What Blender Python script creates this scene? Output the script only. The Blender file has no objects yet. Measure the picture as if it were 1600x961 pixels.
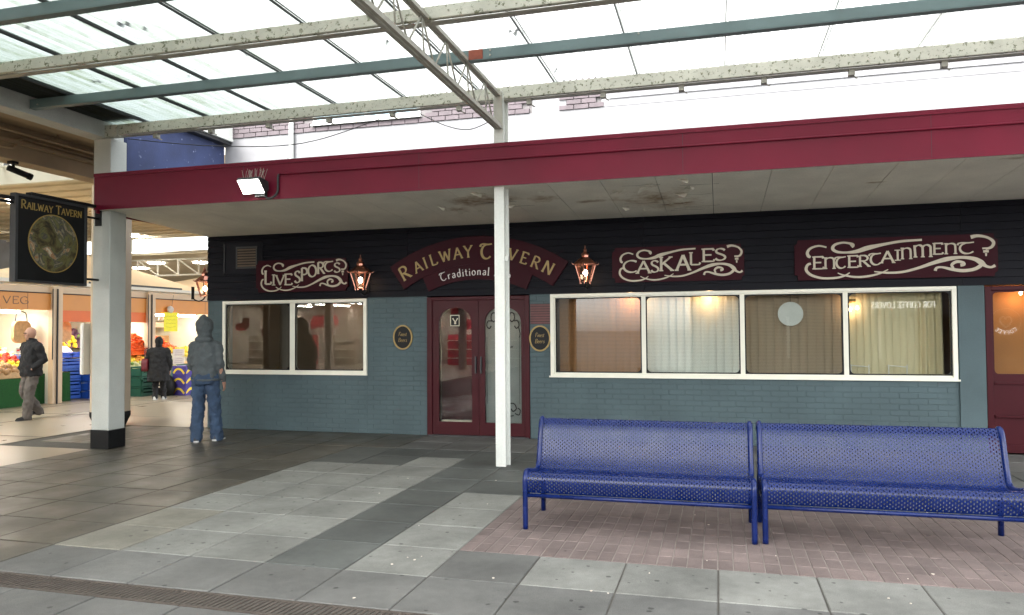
import bpy, bmesh, math, random
from mathutils import Vector, Matrix, noise as mnoise
R = math.radians
random.seed(7)
scene = bpy.context.scene
COL = scene.collection

# ------------------------------------------------------------------ camera
cam_d = bpy.data.cameras.new('camera'); cam = bpy.data.objects.new('camera', cam_d); COL.objects.link(cam)
yaw, pitch, roll = R(15.4236), R(1.7021), R(-0.4128)
_f = Vector((-math.sin(yaw)*math.cos(pitch), math.cos(yaw)*math.cos(pitch), math.sin(pitch)))
_r0 = Vector((math.cos(yaw), math.sin(yaw), 0)); _u0 = _r0.cross(_f)
_r = _r0*math.cos(roll) + _u0*math.sin(roll); _u = _u0*math.cos(roll) - _r0*math.sin(roll)
_m = Matrix((_r, _u, -_f)).transposed().to_4x4(); _m.translation = (0, 0, 1.6)
cam.matrix_world = _m
cam_d.sensor_width = 36.0; cam_d.sensor_fit = 'HORIZONTAL'; cam_d.lens = 36.0*1167.17/1600
cam_d.clip_start = 0.05; cam_d.clip_end = 800
scene.camera = cam

# ------------------------------------------------------------------ sky, sun, exposure
SUN_EL, SUN_AZ = 52, 205        # azimuth: direction the light comes from, clockwise from +Y
w = bpy.data.worlds.new('World'); scene.world = w; w.use_nodes = True
nt = w.node_tree; bg = nt.nodes['Background']
sky = nt.nodes.new('ShaderNodeTexSky'); sky.sky_type = 'NISHITA'; sky.sun_disc = False
sky.sun_elevation = R(SUN_EL); sky.sun_rotation = R(SUN_AZ); sky.air_density = 1.0; sky.dust_density = 3.0
hs = nt.nodes.new('ShaderNodeHueSaturation'); hs.inputs['Saturation'].default_value = 0.12
nt.links.new(sky.outputs[0], hs.inputs['Color']); nt.links.new(hs.outputs[0], bg.inputs['Color'])
bg.inputs['Strength'].default_value = 0.15
sd = bpy.data.lights.new('sun', 'SUN'); sd.energy = 0.8; sd.angle = R(25); sd.color = (1.0, .97, .93)
sun = bpy.data.objects.new('sun', sd); COL.objects.link(sun)
_d = Vector((math.sin(R(SUN_AZ))*math.cos(R(SUN_EL)), math.cos(R(SUN_AZ))*math.cos(R(SUN_EL)), math.sin(R(SUN_EL))))
sun.rotation_euler = _d.to_track_quat('Z', 'Y').to_euler()
scene.view_settings.view_transform = 'Standard'; scene.view_settings.look = 'None'
scene.view_settings.exposure = 2.97; scene.view_settings.gamma = 1.0
scene.cycles.use_denoising = True
scene.cycles.max_bounces = 10; scene.cycles.diffuse_bounces = 5; scene.cycles.transparent_max_bounces = 12
scene.cycles.sample_clamp_indirect = 6.0
scene.cycles.caustics_reflective = False; scene.cycles.caustics_refractive = False

# ------------------------------------------------------------------ materials
MATS = {}
def mat(name, col, rough=.6, var=.12, scale=6., bump=.0, bscale=40., metal=0., spec=.5, col2=None, thr=None, coat=0., emit=None, estr=0., fine=0., fscale=120.):
    """Principled material; var = brightness mottling, col2/thr = patches of wear in a second colour"""
    if name in MATS: return MATS[name]
    m = bpy.data.materials.new(name); m.use_nodes = True; n = m.node_tree; N = n.nodes; L = n.links
    b = N['Principled BSDF']; b.inputs['Roughness'].default_value = rough; b.inputs['Metallic'].default_value = metal
    b.inputs['Specular IOR Level'].default_value = spec; b.inputs['Coat Weight'].default_value = coat
    geo = N.new('ShaderNodeNewGeometry')
    out = None
    if var > 0 or fine > 0:
        tx = N.new('ShaderNodeTexNoise'); tx.inputs['Scale'].default_value = scale; tx.inputs['Detail'].default_value = 6
        L.new(geo.outputs['Position'], tx.inputs['Vector'])
        mr = N.new('ShaderNodeMapRange'); mr.inputs[1].default_value = .25; mr.inputs[2].default_value = .75
        mr.inputs[3].default_value = 1-var; mr.inputs[4].default_value = 1+var
        L.new(tx.outputs['Fac'], mr.inputs[0]); fac = mr.outputs[0]
        if fine > 0:
            t3 = N.new('ShaderNodeTexNoise'); t3.inputs['Scale'].default_value = fscale; t3.inputs['Detail'].default_value = 3
            L.new(geo.outputs['Position'], t3.inputs['Vector'])
            m3 = N.new('ShaderNodeMapRange'); m3.inputs[1].default_value = .3; m3.inputs[2].default_value = .7
            m3.inputs[3].default_value = 1-fine; m3.inputs[4].default_value = 1+fine
            L.new(t3.outputs['Fac'], m3.inputs[0])
            mu = N.new('ShaderNodeMath'); mu.operation = 'MULTIPLY'; L.new(fac, mu.inputs[0]); L.new(m3.outputs[0], mu.inputs[1]); fac = mu.outputs[0]
        vm = N.new('ShaderNodeVectorMath'); vm.operation = 'SCALE'; vm.inputs[0].default_value = col[:3]
        L.new(fac, vm.inputs['Scale']); out = vm.outputs[0]
        rr = N.new('ShaderNodeMapRange'); rr.inputs[3].default_value = max(0, rough-.1); rr.inputs[4].default_value = min(1, rough+.12)
        L.new(tx.outputs['Fac'], rr.inputs[0]); L.new(rr.outputs[0], b.inputs['Roughness'])
    if col2:
        t2 = N.new('ShaderNodeTexNoise'); t2.inputs['Scale'].default_value = bscale*.35; t2.inputs['Detail'].default_value = 8; t2.inputs['Roughness'].default_value = .7
        L.new(geo.outputs['Position'], t2.inputs['Vector'])
        cr_ = N.new('ShaderNodeValToRGB'); cr_.color_ramp.elements[0].position = thr; cr_.color_ramp.elements[1].position = thr+.05
        L.new(t2.outputs['Fac'], cr_.inputs[0])
        mx = N.new('ShaderNodeMix'); mx.data_type = 'RGBA'
        L.new(cr_.outputs[0], mx.inputs[0])
        if out: L.new(out, mx.inputs[6])
        else: mx.inputs[6].default_value = (*col[:3], 1)
        mx.inputs[7].default_value = (*col2, 1); out = mx.outputs[2]
    if out: L.new(out, b.inputs['Base Color'])
    else: b.inputs['Base Color'].default_value = (*col[:3], 1)
    if bump > 0:
        tb = N.new('ShaderNodeTexNoise'); tb.inputs['Scale'].default_value = bscale; tb.inputs['Detail'].default_value = 5
        L.new(geo.outputs['Position'], tb.inputs['Vector'])
        bp = N.new('ShaderNodeBump'); bp.inputs['Strength'].default_value = bump; bp.inputs['Distance'].default_value = .01
        L.new(tb.outputs['Fac'], bp.inputs['Height']); L.new(bp.outputs[0], b.inputs['Normal'])
    if emit:
        b.inputs['Emission Color'].default_value = (*emit, 1); b.inputs['Emission Strength'].default_value = estr
    MATS[name] = m
    return m

def glass_mat(name, tint=(.9, .92, .9), boost=1.05, rough=0.0):
    m = bpy.data.materials.new(name); m.use_nodes = True; n = m.node_tree; N = n.nodes; L = n.links
    N.remove(N['Principled BSDF'])
    tr = N.new('ShaderNodeBsdfTransparent'); tr.inputs[0].default_value = (*tint, 1)
    gl = N.new('ShaderNodeBsdfGlossy'); gl.inputs['Roughness'].default_value = rough
    fr = N.new('ShaderNodeFresnel'); ge = N.new('ShaderNodeNewGeometry'); io = N.new('ShaderNodeMapRange'); io.inputs[3].default_value = 1.52; io.inputs[4].default_value = 1/1.52
    L.new(ge.outputs['Backfacing'], io.inputs[0]); L.new(io.outputs[0], fr.inputs[0])
    mu = N.new('ShaderNodeMath'); mu.operation = 'MULTIPLY'; mu.inputs[1].default_value = boost; mu.use_clamp = True
    L.new(fr.outputs[0], mu.inputs[0])
    mx = N.new('ShaderNodeMixShader'); L.new(mu.outputs[0], mx.inputs[0]); L.new(tr.outputs[0], mx.inputs[1]); L.new(gl.outputs[0], mx.inputs[2])
    L.new(mx.outputs[0], N['Material Output'].inputs[0]); MATS[name] = m
    return m

def slab_mat(name, col, spots=0., rough=.7):
    """paving: speckled concrete, each slab its own tone, blackened chewing-gum spots"""
    m = bpy.data.materials.new(name); m.use_nodes = True; n = m.node_tree; N = n.nodes; L = n.links
    b = N['Principled BSDF']
    geo = N.new('ShaderNodeNewGeometry'); oi = N.new('ShaderNodeObjectInfo')
    def noi(s, d=4):
        t = N.new('ShaderNodeTexNoise'); t.inputs['Scale'].default_value = s; t.inputs['Detail'].default_value = d
        L.new(geo.outputs['Position'], t.inputs['Vector']); return t.outputs['Fac']
    def rng(s, a, b_, c=.3, d=.7):
        r_ = N.new('ShaderNodeMapRange'); r_.inputs[1].default_value = c; r_.inputs[2].default_value = d; r_.inputs[3].default_value = a; r_.inputs[4].default_value = b_
        L.new(s, r_.inputs[0]); return r_.outputs[0]
    def mul(a, b_):
        u = N.new('ShaderNodeMath'); u.operation = 'MULTIPLY'; L.new(a, u.inputs[0]); L.new(b_, u.inputs[1]); return u.outputs[0]
    f = mul(rng(noi(1.7, 7), .74, 1.2), rng(noi(170, 2), .8, 1.2)); f = mul(f, rng(oi.outputs['Random'], .86, 1.12, 0, 1)); f = mul(f, rng(noi(14, 5), .9, 1.08))
    if spots:
        v = N.new('ShaderNodeTexVoronoi'); v.inputs['Scale'].default_value = 13; v.inputs['Randomness'].default_value = 1
        nz = N.new('ShaderNodeTexNoise'); nz.inputs['Scale'].default_value = 30
        L.new(geo.outputs['Position'], nz.inputs['Vector'])
        ad = N.new('ShaderNodeVectorMath'); ad.operation = 'MULTIPLY_ADD'; ad.inputs[1].default_value = (.025,)*3
        L.new(nz.outputs['Color'], ad.inputs[0]); L.new(geo.outputs['Position'], ad.inputs[2]); L.new(ad.outputs[0], v.inputs['Vector'])
        sep = N.new('ShaderNodeSeparateColor'); L.new(v.outputs['Color'], sep.inputs[0])
        sz = rng(sep.outputs[0], -.25, .21, 1-spots*1.6, 1)           # only some cells hold a spot
        sub = N.new('ShaderNodeMath'); sub.operation = 'SUBTRACT'; L.new(v.outputs['Distance'], sub.inputs[0]); L.new(sz, sub.inputs[1])
        f = mul(f, rng(sub.outputs[0], .36, 1.0, -.02, .06))
    vm = N.new('ShaderNodeVectorMath'); vm.operation = 'SCALE'; vm.inputs[0].default_value = col
    L.new(f, vm.inputs['Scale']); L.new(vm.outputs[0], b.inputs['Base Color'])
    L.new(rng(noi(2.3, 5), rough-.09, rough+.12), b.inputs['Roughness'])
    bp = N.new('ShaderNodeBump'); bp.inputs['Strength'].default_value = .25; bp.inputs['Distance'].default_value = .004
    L.new(noi(120, 3), bp.inputs['Height']); L.new(bp.outputs[0], b.inputs['Normal'])
    MATS[name] = m
    return m

M = {}
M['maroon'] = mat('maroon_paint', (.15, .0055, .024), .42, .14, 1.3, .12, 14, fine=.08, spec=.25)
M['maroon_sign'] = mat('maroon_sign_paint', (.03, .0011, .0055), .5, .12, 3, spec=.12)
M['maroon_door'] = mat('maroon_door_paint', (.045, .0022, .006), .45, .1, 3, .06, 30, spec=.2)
M['teal'] = mat('teal_masonry_paint', (.079, .114, .124), .65, .16, 1.6, .2, 60, col2=(.1, .13, .135), thr=.66, fine=.05, spec=.25)
M['navy'] = mat('navy_board_paint', (.0045, .0048, .0085), .5, .25, 4, .1, 40, spec=.14)
M['cream'] = mat('cream_frame_paint', (.8, .79, .68), .4, .05, 5)
M['white_paint'] = mat('white_post_paint', (.7, .72, .68), .45, .06, 3, fine=.04, fscale=40, bscale=30, col2=(.42, .41, .37), thr=.7)
M['soffit'] = mat('soffit_board', (.86, .84, .77), .75, .1, 2.2, .1, 25, fine=.06, fscale=60)
def stain_soffit(m, spots):
    N = m.node_tree.nodes; L = m.node_tree.links; b = N['Principled BSDF']; src = b.inputs['Base Color'].links[0].from_socket
    geo = N.new('ShaderNodeNewGeometry'); nz = N.new('ShaderNodeTexNoise'); nz.inputs['Scale'].default_value = 3.2; nz.inputs['Detail'].default_value = 10; nz.inputs['Roughness'].default_value = .68
    L.new(geo.outputs['Position'], nz.inputs['Vector']); acc = None
    for x, y, rx, ry, k in spots:
        mp = N.new('ShaderNodeMapping'); mp.vector_type = 'TEXTURE'; mp.inputs['Location'].default_value = (x, y, 3.27); mp.inputs['Scale'].default_value = (rx, ry, 1)
        L.new(geo.outputs['Position'], mp.inputs[0]); ln = N.new('ShaderNodeVectorMath'); ln.operation = 'LENGTH'; L.new(mp.outputs[0], ln.inputs[0])
        r = N.new('ShaderNodeMapRange'); r.inputs[1].default_value = 0; r.inputs[2].default_value = 1.2; r.inputs[3].default_value = k; r.inputs[4].default_value = 0; L.new(ln.outputs['Value'], r.inputs[0])
        if acc is None: acc = r.outputs[0]
        else:
            mxx = N.new('ShaderNodeMath'); mxx.operation = 'MAXIMUM'; L.new(acc, mxx.inputs[0]); L.new(r.outputs[0], mxx.inputs[1]); acc = mxx.outputs[0]
    ad = N.new('ShaderNodeMath'); ad.operation = 'ADD'; L.new(acc, ad.inputs[0]); L.new(nz.outputs['Fac'], ad.inputs[1])
    rp = N.new('ShaderNodeMapRange'); rp.inputs[1].default_value = .74; rp.inputs[2].default_value = 1.0; rp.clamp = True; L.new(ad.outputs[0], rp.inputs[0])
    mt = N.new('ShaderNodeMath'); mt.operation = 'MULTIPLY'; L.new(rp.outputs[0], mt.inputs[0])
    n2 = N.new('ShaderNodeTexNoise'); n2.inputs['Scale'].default_value = 11; n2.inputs['Detail'].default_value = 6; L.new(geo.outputs['Position'], n2.inputs['Vector'])
    r2 = N.new('ShaderNodeMapRange'); r2.inputs[1].default_value = .3; r2.inputs[2].default_value = .6; r2.inputs[3].default_value = .35; r2.inputs[4].default_value = 1; L.new(n2.outputs['Fac'], r2.inputs[0]); L.new(r2.outputs[0], mt.inputs[1])
    mx = N.new('ShaderNodeMix'); mx.data_type = 'RGBA'; L.new(mt.outputs[0], mx.inputs[0]); L.new(src, mx.inputs[6]); mx.inputs[7].default_value = (.36, .265, .175, 1); L.new(mx.outputs[2], b.inputs['Base Color'])
stain_soffit(M['soffit'], [(-2.9,9.1,.75,.5,.62),(-3.4,9.6,.4,.3,.5),(-2.1,9.2,.4,.4,.5),(-.75,9.5,.75,.95,.5),(-.5,9.9,.5,.4,.58),(1.75,9.3,.2,.07,.6),(-1.6,9.5,.35,.15,.5),(2.9,8.55,.5,.12,.42)])
M['flake'] = mat('peeling_paint', (.7, .68, .6), .8, .15, 20)
M['stain'] = mat('damp_stained_board', (.2, .145, .1), .85, .5, 9, .3, 40, col2=(.46, .44, .39), thr=.5)
M['concrete'] = mat('painted_concrete', (.5, .52, .49), .65, .12, 2.5, .25, 60, fine=.08, fscale=90)
M['black'] = mat('black_paint', (.009, .0095, .01), .5, .2, 6, spec=.2)
M['tan'] = mat('tan_ceiling_paint', (.42, .32, .21), .75, .2, 1.5, .15, 20)
M['buff'] = mat('buff_column_paint', (.5, .41, .3), .6, .1, 3, .1, 40)
M['blue_wall'] = mat('blue_weathered_paint', (.035, .05, .125), .75, .35, 2.5, .2, 30, col2=(.2, .24, .36), thr=.62)
M['render'] = mat('white_render', (.2, .2, .205), .85, .12, 3, .1, 60)
M['brick'] = mat('grey_red_brick', (.1, .082, .088), .85, .25, 8, .3, 60)
M['mortar'] = mat('mortar', (.13, .12, .12), .9, .1, 10)
M['purlin_white'] = mat('lichened_white_steel', (.58, .58, .5), .6, .12, 5, .2, 60, col2=(.15, .16, .09), thr=.55)
M['purlin_teal'] = mat('teal_steel', (.12, .18, .185), .45, .12, 4, .1, 30)
M['truss'] = mat('dirty_white_steel', (.42, .41, .36), .55, .15, 8, .1, 50, col2=(.16, .14, .1), thr=.64)
M['rust'] = mat('rust_primer', (.28, .07, .04), .7, .2, 20)
M['dark_metal'] = mat('dark_metal', (.03, .032, .034), .5, .2, 10)
M['blue_bench'] = mat('blue_powder_coat', (.0024, .0125, .092), .27, .14, 6, coat=.0, spec=.42, bscale=110, col2=(.03, .035, .06), thr=.7, fine=.06, fscale=25)
M['iron'] = mat('cast_iron_grate', (.075, .06, .05), .65, .3, 12, .3, 80)
M['ground'] = mat('paving_joint', (.09, .083, .073), .9, .25, 8, .3, 90, fine=.15)
M['pave_joint'] = mat('sandy_joint', (.25, .215, .195), .95, .2, 10, .3, 90)
M['hall_floor'] = mat('hall_floor_terrazzo', (.3, .25, .185), .3, .12, 1.2, .03, 30, fine=.1, fscale=200)
M['slab_light'] = slab_mat('light_grey_slab', (.21, .21, .193), .55)
M['slab_mid'] = slab_mat('mid_grey_slab', (.135, .134, .127), .25)
M['slab_warm'] = slab_mat('pale_warm_slab', (.235, .222, .185), .2)
M['slab_dark'] = slab_mat('dark_green_grey_slab', (.088, .093, .087), .1)
M['slab_brown'] = slab_mat('brown_grey_slab', (.092, .083, .067), .05, .42)
M['paver'] = slab_mat('dusty_red_paver', (.17, .13, .121), .08, .8)
M['glass'] = glass_mat('window_glass')
M['lantern_glass'] = glass_mat('lantern_glass', (1, .9, .8), 1.2)
M['copper'] = mat('copper', (.6, .27, .19), .28, .2, 20, metal=1.)
M['bulb'] = mat('lit_bulb', (1, .9, .8), .5, 0, emit=(1, .8, .6), estr=4)
M['flood_lens'] = mat('lit_flood_lens', (1, 1, 1), .4, 0, emit=(1, .98, .9), estr=2.6)
M['tube'] = mat('lit_fluorescent_tube', (1, 1, 1), .5, 0, emit=(1, .95, .85), estr=7)
M['hall_white'] = mat('hall_white_steel', (.72, .7, .62), .5, .05, 4)
M['gold'] = mat('gold_leaf_paint', (.33, .225, .06), .42, .12, 20)
M['sign_cream'] = mat('cream_sign_paint', (.52, .475, .37), .5, .08, 20)
M['white_letter'] = mat('white_lettering', (.75, .73, .7), .5, .04, 20)
M['hood_grey'] = mat('grey_hoodie_cloth', (.085, .1, .106), .95, .18, 14, .5, 240)
M['jeans'] = mat('blue_denim', (.04, .07, .125), .9, .4, 7, .5, 260, col2=(.09, .16, .25), thr=.66)
M['black_cloth'] = mat('black_cloth', (.012, .012, .014), .9, .3, 10, .4, 200)
M['grey_cloth'] = mat('grey_trouser_cloth', (.11, .095, .085), .9, .2, 10, .4, 220)
M['white_cloth'] = mat('white_cloth', (.6, .54, .5), .9, .12, 10, .3, 150)
M['skin'] = mat('skin', (.42, .23, .16), .5, .1, 18)
M['shoe'] = mat('dark_shoe', (.03, .03, .035), .45, .2, 20)
M['sole'] = mat('white_sole', (.6, .6, .58), .6, .1, 20)
M['bag_red'] = mat('dark_red_leather', (.14, .012, .02), .4, .2, 20)
M['orange_board'] = mat('orange_fascia', (.62, .25, .045), .45, .08, 2)
M['orange_deep'] = mat('deep_orange_fascia', (.7, .13, .01), .45, .08, 2)
M['stall_cream'] = mat('stall_cream_board', (.62, .47, .32), .55, .08, 2)
M['stall_white'] = mat('stall_white_wall', (.66, .64, .54), .6, .08, 3)
M['canvas'] = mat('cream_canvas', (.72, .57, .38), .8, .06, 2)
M['fake_grass'] = mat('fake_grass', (.012, .085, .018), .95, .4, 60, .8, 200)
M['crate_blue'] = mat('blue_plastic', (.02, .1, .5), .4, .1, 10)
M['crate_green'] = mat('green_plastic', (.02, .1, .06), .45, .1, 10)
M['crate_wood'] = mat('pale_wood', (.55, .36, .18), .7, .2, 14)
M['crate_purple'] = mat('purple_card', (.06, .04, .26), .6, .1, 10)
M['yellow'] = mat('yellow_card', (.85, .78, .03), .6, .05, 10)
M['yellow_fruit'] = mat('yellow_fruit', (.8, .6, .04), .5, .2, 30)
M['card'] = mat('pale_card', (.66, .58, .5), .7, .1, 10)
for k_, c_ in dict(carrot=(.85, .13, .015), orange=(.85, .36, .04), lemon=(.85, .68, .05), apple=(.6, .05, .03), pink=(.75, .1, .2), leaf=(.12, .25, .04), pale=(.6, .6, .3), potato=(.42, .24, .1), white=(.75, .72, .66), blue=(.1, .3, .55), plum=(.12, .05, .1)).items():
    M['f_'+k_] = mat('produce_'+k_, c_, .5, .25, 35)

# ------------------------------------------------------------------ mesh helpers
class MB:
    def __init__(s): s.v = []; s.f = []
    def add(s, vs, fs):
        n = len(s.v); s.v += [tuple(v) for v in vs]; s.f += [tuple(i+n for i in f) for f in fs]; return s
    def box(s, x0, x1, y0, y1, z0, z1):
        return s.add([(x0,y0,z0),(x1,y0,z0),(x1,y1,z0),(x0,y1,z0),(x0,y0,z1),(x1,y0,z1),(x1,y1,z1),(x0,y1,z1)],
                     [(0,3,2,1),(4,5,6,7),(0,1,5,4),(1,2,6,5),(2,3,7,6),(3,0,4,7)])
    def bar(s, a, b, wx, wz, up=(0,0,1)):
        a = Vector(a); b = Vector(b); d = (b-a).normalized(); u = Vector(up)
        if abs(d.dot(u)) > .98: u = Vector((1,0,0))
        sx = d.cross(u).normalized()*wx/2; sz = sx.normalized().cross(d).normalized()*wz/2
        vs = [p+i*sx+j*sz for p in (a,b) for i,j in ((-1,-1),(1,-1),(1,1),(-1,1))]
        return s.add(vs, [(0,1,2,3),(7,6,5,4),(0,4,5,1),(1,5,6,2),(2,6,7,3),(3,7,4,0)])
    def tube(s, pts, r, n=8, ry=None, cap=True, up=None):
        pts = [Vector(p) for p in pts]; rs = r if isinstance(r, (list, tuple)) else [r]*len(pts)
        rys = ry if isinstance(ry, (list, tuple)) else ([ry]*len(pts) if ry else rs)
        base = len(s.v); prev = None
        for i, p in enumerate(pts):
            t = (pts[min(i+1, len(pts)-1)]-pts[max(i-1, 0)]).normalized()
            if prev is None:
                u = Vector(up) if up else (Vector((1,0,0)) if abs(t.x) < .9 else Vector((0,1,0)))
            else: u = prev
            u = (u - t*u.dot(t)).normalized(); v = t.cross(u); prev = u
            for k in range(n):
                a = 2*math.pi*k/n; s.v.append(tuple(p + u*math.cos(a)*rs[i] + v*math.sin(a)*rys[i]))
        for i in range(len(pts)-1):
            for k in range(n):
                a = base+i*n+k; b = base+i*n+(k+1) % n
                s.f.append((a, b, b+n, a+n))
        if cap:
            s.f.append(tuple(base+k for k in reversed(range(n)))); e = base+(len(pts)-1)*n; s.f.append(tuple(e+k for k in range(n)))
        return s
    def ell(s, c, rx, ry, rz, n=12, m=8):
        c = Vector(c); base = len(s.v)
        s.v.append((c.x, c.y, c.z-rz))
        for i in range(1, m):
            ph = -math.pi/2+math.pi*i/m
            for k in range(n):
                a = 2*math.pi*k/n; s.v.append((c.x+rx*math.cos(ph)*math.cos(a), c.y+ry*math.cos(ph)*math.sin(a), c.z+rz*math.sin(ph)))
        s.v.append((c.x, c.y, c.z+rz)); top = len(s.v)-1
        for k in range(n):
            s.f.append((base, base+1+(k+1) % n, base+1+k))
            s.f.append((top, top-n+k, top-n+(k+1) % n))
        for i in range(m-2):
            for k in range(n):
                a = base+1+i*n+k; b = base+1+i*n+(k+1) % n; s.f.append((a, b, b+n, a+n))
        return s
    def lathe(s, c, prof, n=16, rot=0):
        c = Vector(c); base = len(s.v)
        for r, z in prof:
            for k in range(n):
                a = 2*math.pi*k/n+rot; s.v.append((c.x+r*math.cos(a), c.y+r*math.sin(a), c.z+z))
        for i in range(len(prof)-1):
            for k in range(n):
                a = base+i*n+k; b = base+i*n+(k+1) % n; s.f.append((a, b, b+n, a+n))
        s.f.append(tuple(base+k for k in reversed(range(n)))); e = base+(len(prof)-1)*n; s.f.append(tuple(e+k for k in range(n)))
        return s
    def prism(s, poly, fn, d0, d1):
        """poly in 2-D, fn(x, y, d) -> 3-D"""
        n = len(poly); vs = [fn(x, y, d0) for x, y in poly]+[fn(x, y, d1) for x, y in poly]
        return s.add(vs, [tuple(range(n)), tuple(reversed(range(n, 2*n)))]+[(i, n+i, n+(i+1) % n, (i+1) % n) for i in range(n)])
    def ribbon(s, pts, ws, fn, d0, d1):
        n = len(pts); Lp = []; Rp = []
        for i in range(n):
            a = pts[max(i-1, 0)]; b = pts[min(i+1, n-1)]; dx, dy = b[0]-a[0], b[1]-a[1]; l = math.hypot(dx, dy) or 1
            wv = ws[i]/2; Lp.append((pts[i][0]-dy/l*wv, pts[i][1]+dx/l*wv)); Rp.append((pts[i][0]+dy/l*wv, pts[i][1]-dx/l*wv))
        base = len(s.v)
        for i in range(n):
            for q in (Lp[i], Rp[i]): s.v.append(tuple(fn(q[0], q[1], d1)))
            for q in (Lp[i], Rp[i]): s.v.append(tuple(fn(q[0], q[1], d0)))
        for i in range(n-1):
            a = base+4*i; b = a+4
            s.f += [(a, a+1, b+1, b), (a+2, a, b, b+2), (a+1, a+3, b+3, b+1)]
        s.f += [(base, base+2, base+3, base+1)]; e = base+4*(n-1); s.f += [(e, e+1, e+3, e+2)]
        return s
    def mesh(s, name):
        me = bpy.data.meshes.new(name); me.from_pydata(s.v, [], s.f); me.update(); return me
    def build(s, name, m, parent=None, smooth=False, bevel=0., fix=True, **kw):
        me = s.mesh(name)
        if fix:
            b = bmesh.new(); b.from_mesh(me); bmesh.ops.recalc_face_normals(b, faces=b.faces); b.to_mesh(me); b.free()
        return obj(name, me, m, parent, smooth, bevel, **kw)

def obj(name, me, m, parent=None, smooth=False, bevel=0., label=None, cat=None, group=None, kind=None):
    o = bpy.data.objects.new(name, me); COL.objects.link(o)
    if m is not None and not me.materials: me.materials.append(M[m] if isinstance(m, str) else m)
    if smooth:
        me.polygons.foreach_set('use_smooth', [True]*len(me.polygons))
    if bevel:
        bm = o.modifiers.new('bevel', 'BEVEL'); bm.width = bevel; bm.segments = 2; bm.limit_method = 'ANGLE'; bm.angle_limit = R(40)
    if parent is not None: o.parent = parent
    tag(o, label, cat, group, kind)
    return o
def tag(o, label=None, cat=None, group=None, kind=None):
    if label: o['label'] = label
    if cat: o['category'] = cat
    if group: o['group'] = group
    if kind: o['kind'] = kind
    return o
def empty(name, label=None, cat=None, group=None, loc=(0,0,0), rz=0., kind=None):
    o = bpy.data.objects.new(name, None); COL.objects.link(o); o.location = loc; o.rotation_euler = (0, 0, rz)
    return tag(o, label, cat, group, kind)
def copy_tree(o, parent=None):
    c = o.copy(); COL.objects.link(c); c.parent = parent
    for ch in list(o.children): copy_tree(ch, c)
    return c
def autosmooth(o, ang=40):
    me = o.data; me.polygons.foreach_set('use_smooth', [True]*len(me.polygons))
    me.set_sharp_from_angle(angle=R(ang)); return o
def cr(pts, n=6):
    """Catmull-Rom through 2-D/3-D points"""
    P = [Vector(p) for p in pts]; out = []
    for i in range(len(P)-1):
        a = P[max(i-1, 0)]; b = P[i]; c = P[i+1]; d = P[min(i+2, len(P)-1)]
        for k in range(n):
            t = k/n; out.append(.5*((2*b)+(c-a)*t+(2*a-5*b+4*c-d)*t*t+(3*b-a-3*c+d)*t**3))
    out.append(P[-1]); return out
def hole_plate(mb, rect, hole, fn, d0, d1):
    """plate rect=(x0,x1,y0,y1) with a star-shaped hole polygon; front at d1, back at d0"""
    x0, x1, y0, y1 = rect
    cx = sum(p[0] for p in hole)/len(hole); cy = sum(p[1] for p in hole)/len(hole)
    def ray_rect(a):
        dx, dy = math.cos(a), math.sin(a); t = 1e9
        if dx > 1e-9: t = min(t, (x1-cx)/dx)
        if dx < -1e-9: t = min(t, (x0-cx)/dx)
        if dy > 1e-9: t = min(t, (y1-cy)/dy)
        if dy < -1e-9: t = min(t, (y0-cy)/dy)
        return (cx+dx*t, cy+dy*t)
    def ray_hole(a):
        dx, dy = math.cos(a), math.sin(a)
        for i in range(len(hole)):
            p = hole[i]; q = hole[(i+1) % len(hole)]; ex, ey = q[0]-p[0], q[1]-p[1]
            den = dx*ey-dy*ex
            if abs(den) < 1e-12: continue
            t = ((p[0]-cx)*ey-(p[1]-cy)*ex)/den; u = ((p[0]-cx)*dy-(p[1]-cy)*dx)/den
            if t > 0 and -1e-6 <= u <= 1+1e-6: return (cx+dx*t, cy+dy*t)
        return (cx, cy)
    an = sorted(set([round(math.atan2(p[1]-cy, p[0]-cx), 6) for p in hole]+[round(math.atan2(y-cy, x-cx), 6) for x in (x0, x1) for y in (y0, y1)]))
    I = [ray_hole(a) for a in an]; O = [ray_rect(a) for a in an]; n = len(an)
    vs = [fn(*p, d1) for p in I]+[fn(*p, d1) for p in O]+[fn(*p, d0) for p in I]+[fn(*p, d0) for p in O]; fs = []
    for i in range(n):
        j = (i+1) % n
        fs += [(i, j, n+j, n+i), (i, 2*n+i, 2*n+j, j), (n+i, n+j, 3*n+j, 3*n+i), (2*n+i, 3*n+i, 3*n+j, 2*n+j)]
    mb.add(vs, fs); return mb
def rrect(x0, x1, y0, y1, r, n=5):
    out = []
    for cx, cy, a0 in ((x1-r, y1-r, 0), (x0+r, y1-r, 90), (x0+r, y0+r, 180), (x1-r, y0+r, 270)):
        for k in range(n+1): a = R(a0+90*k/n); out.append((cx+r*math.cos(a), cy+r*math.sin(a)))
    return out
WY = 10.70                                     # face of the tavern wall
def wall_fn(x, z, d): return (x, WY-d, z)      # d = how far proud of the wall

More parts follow.
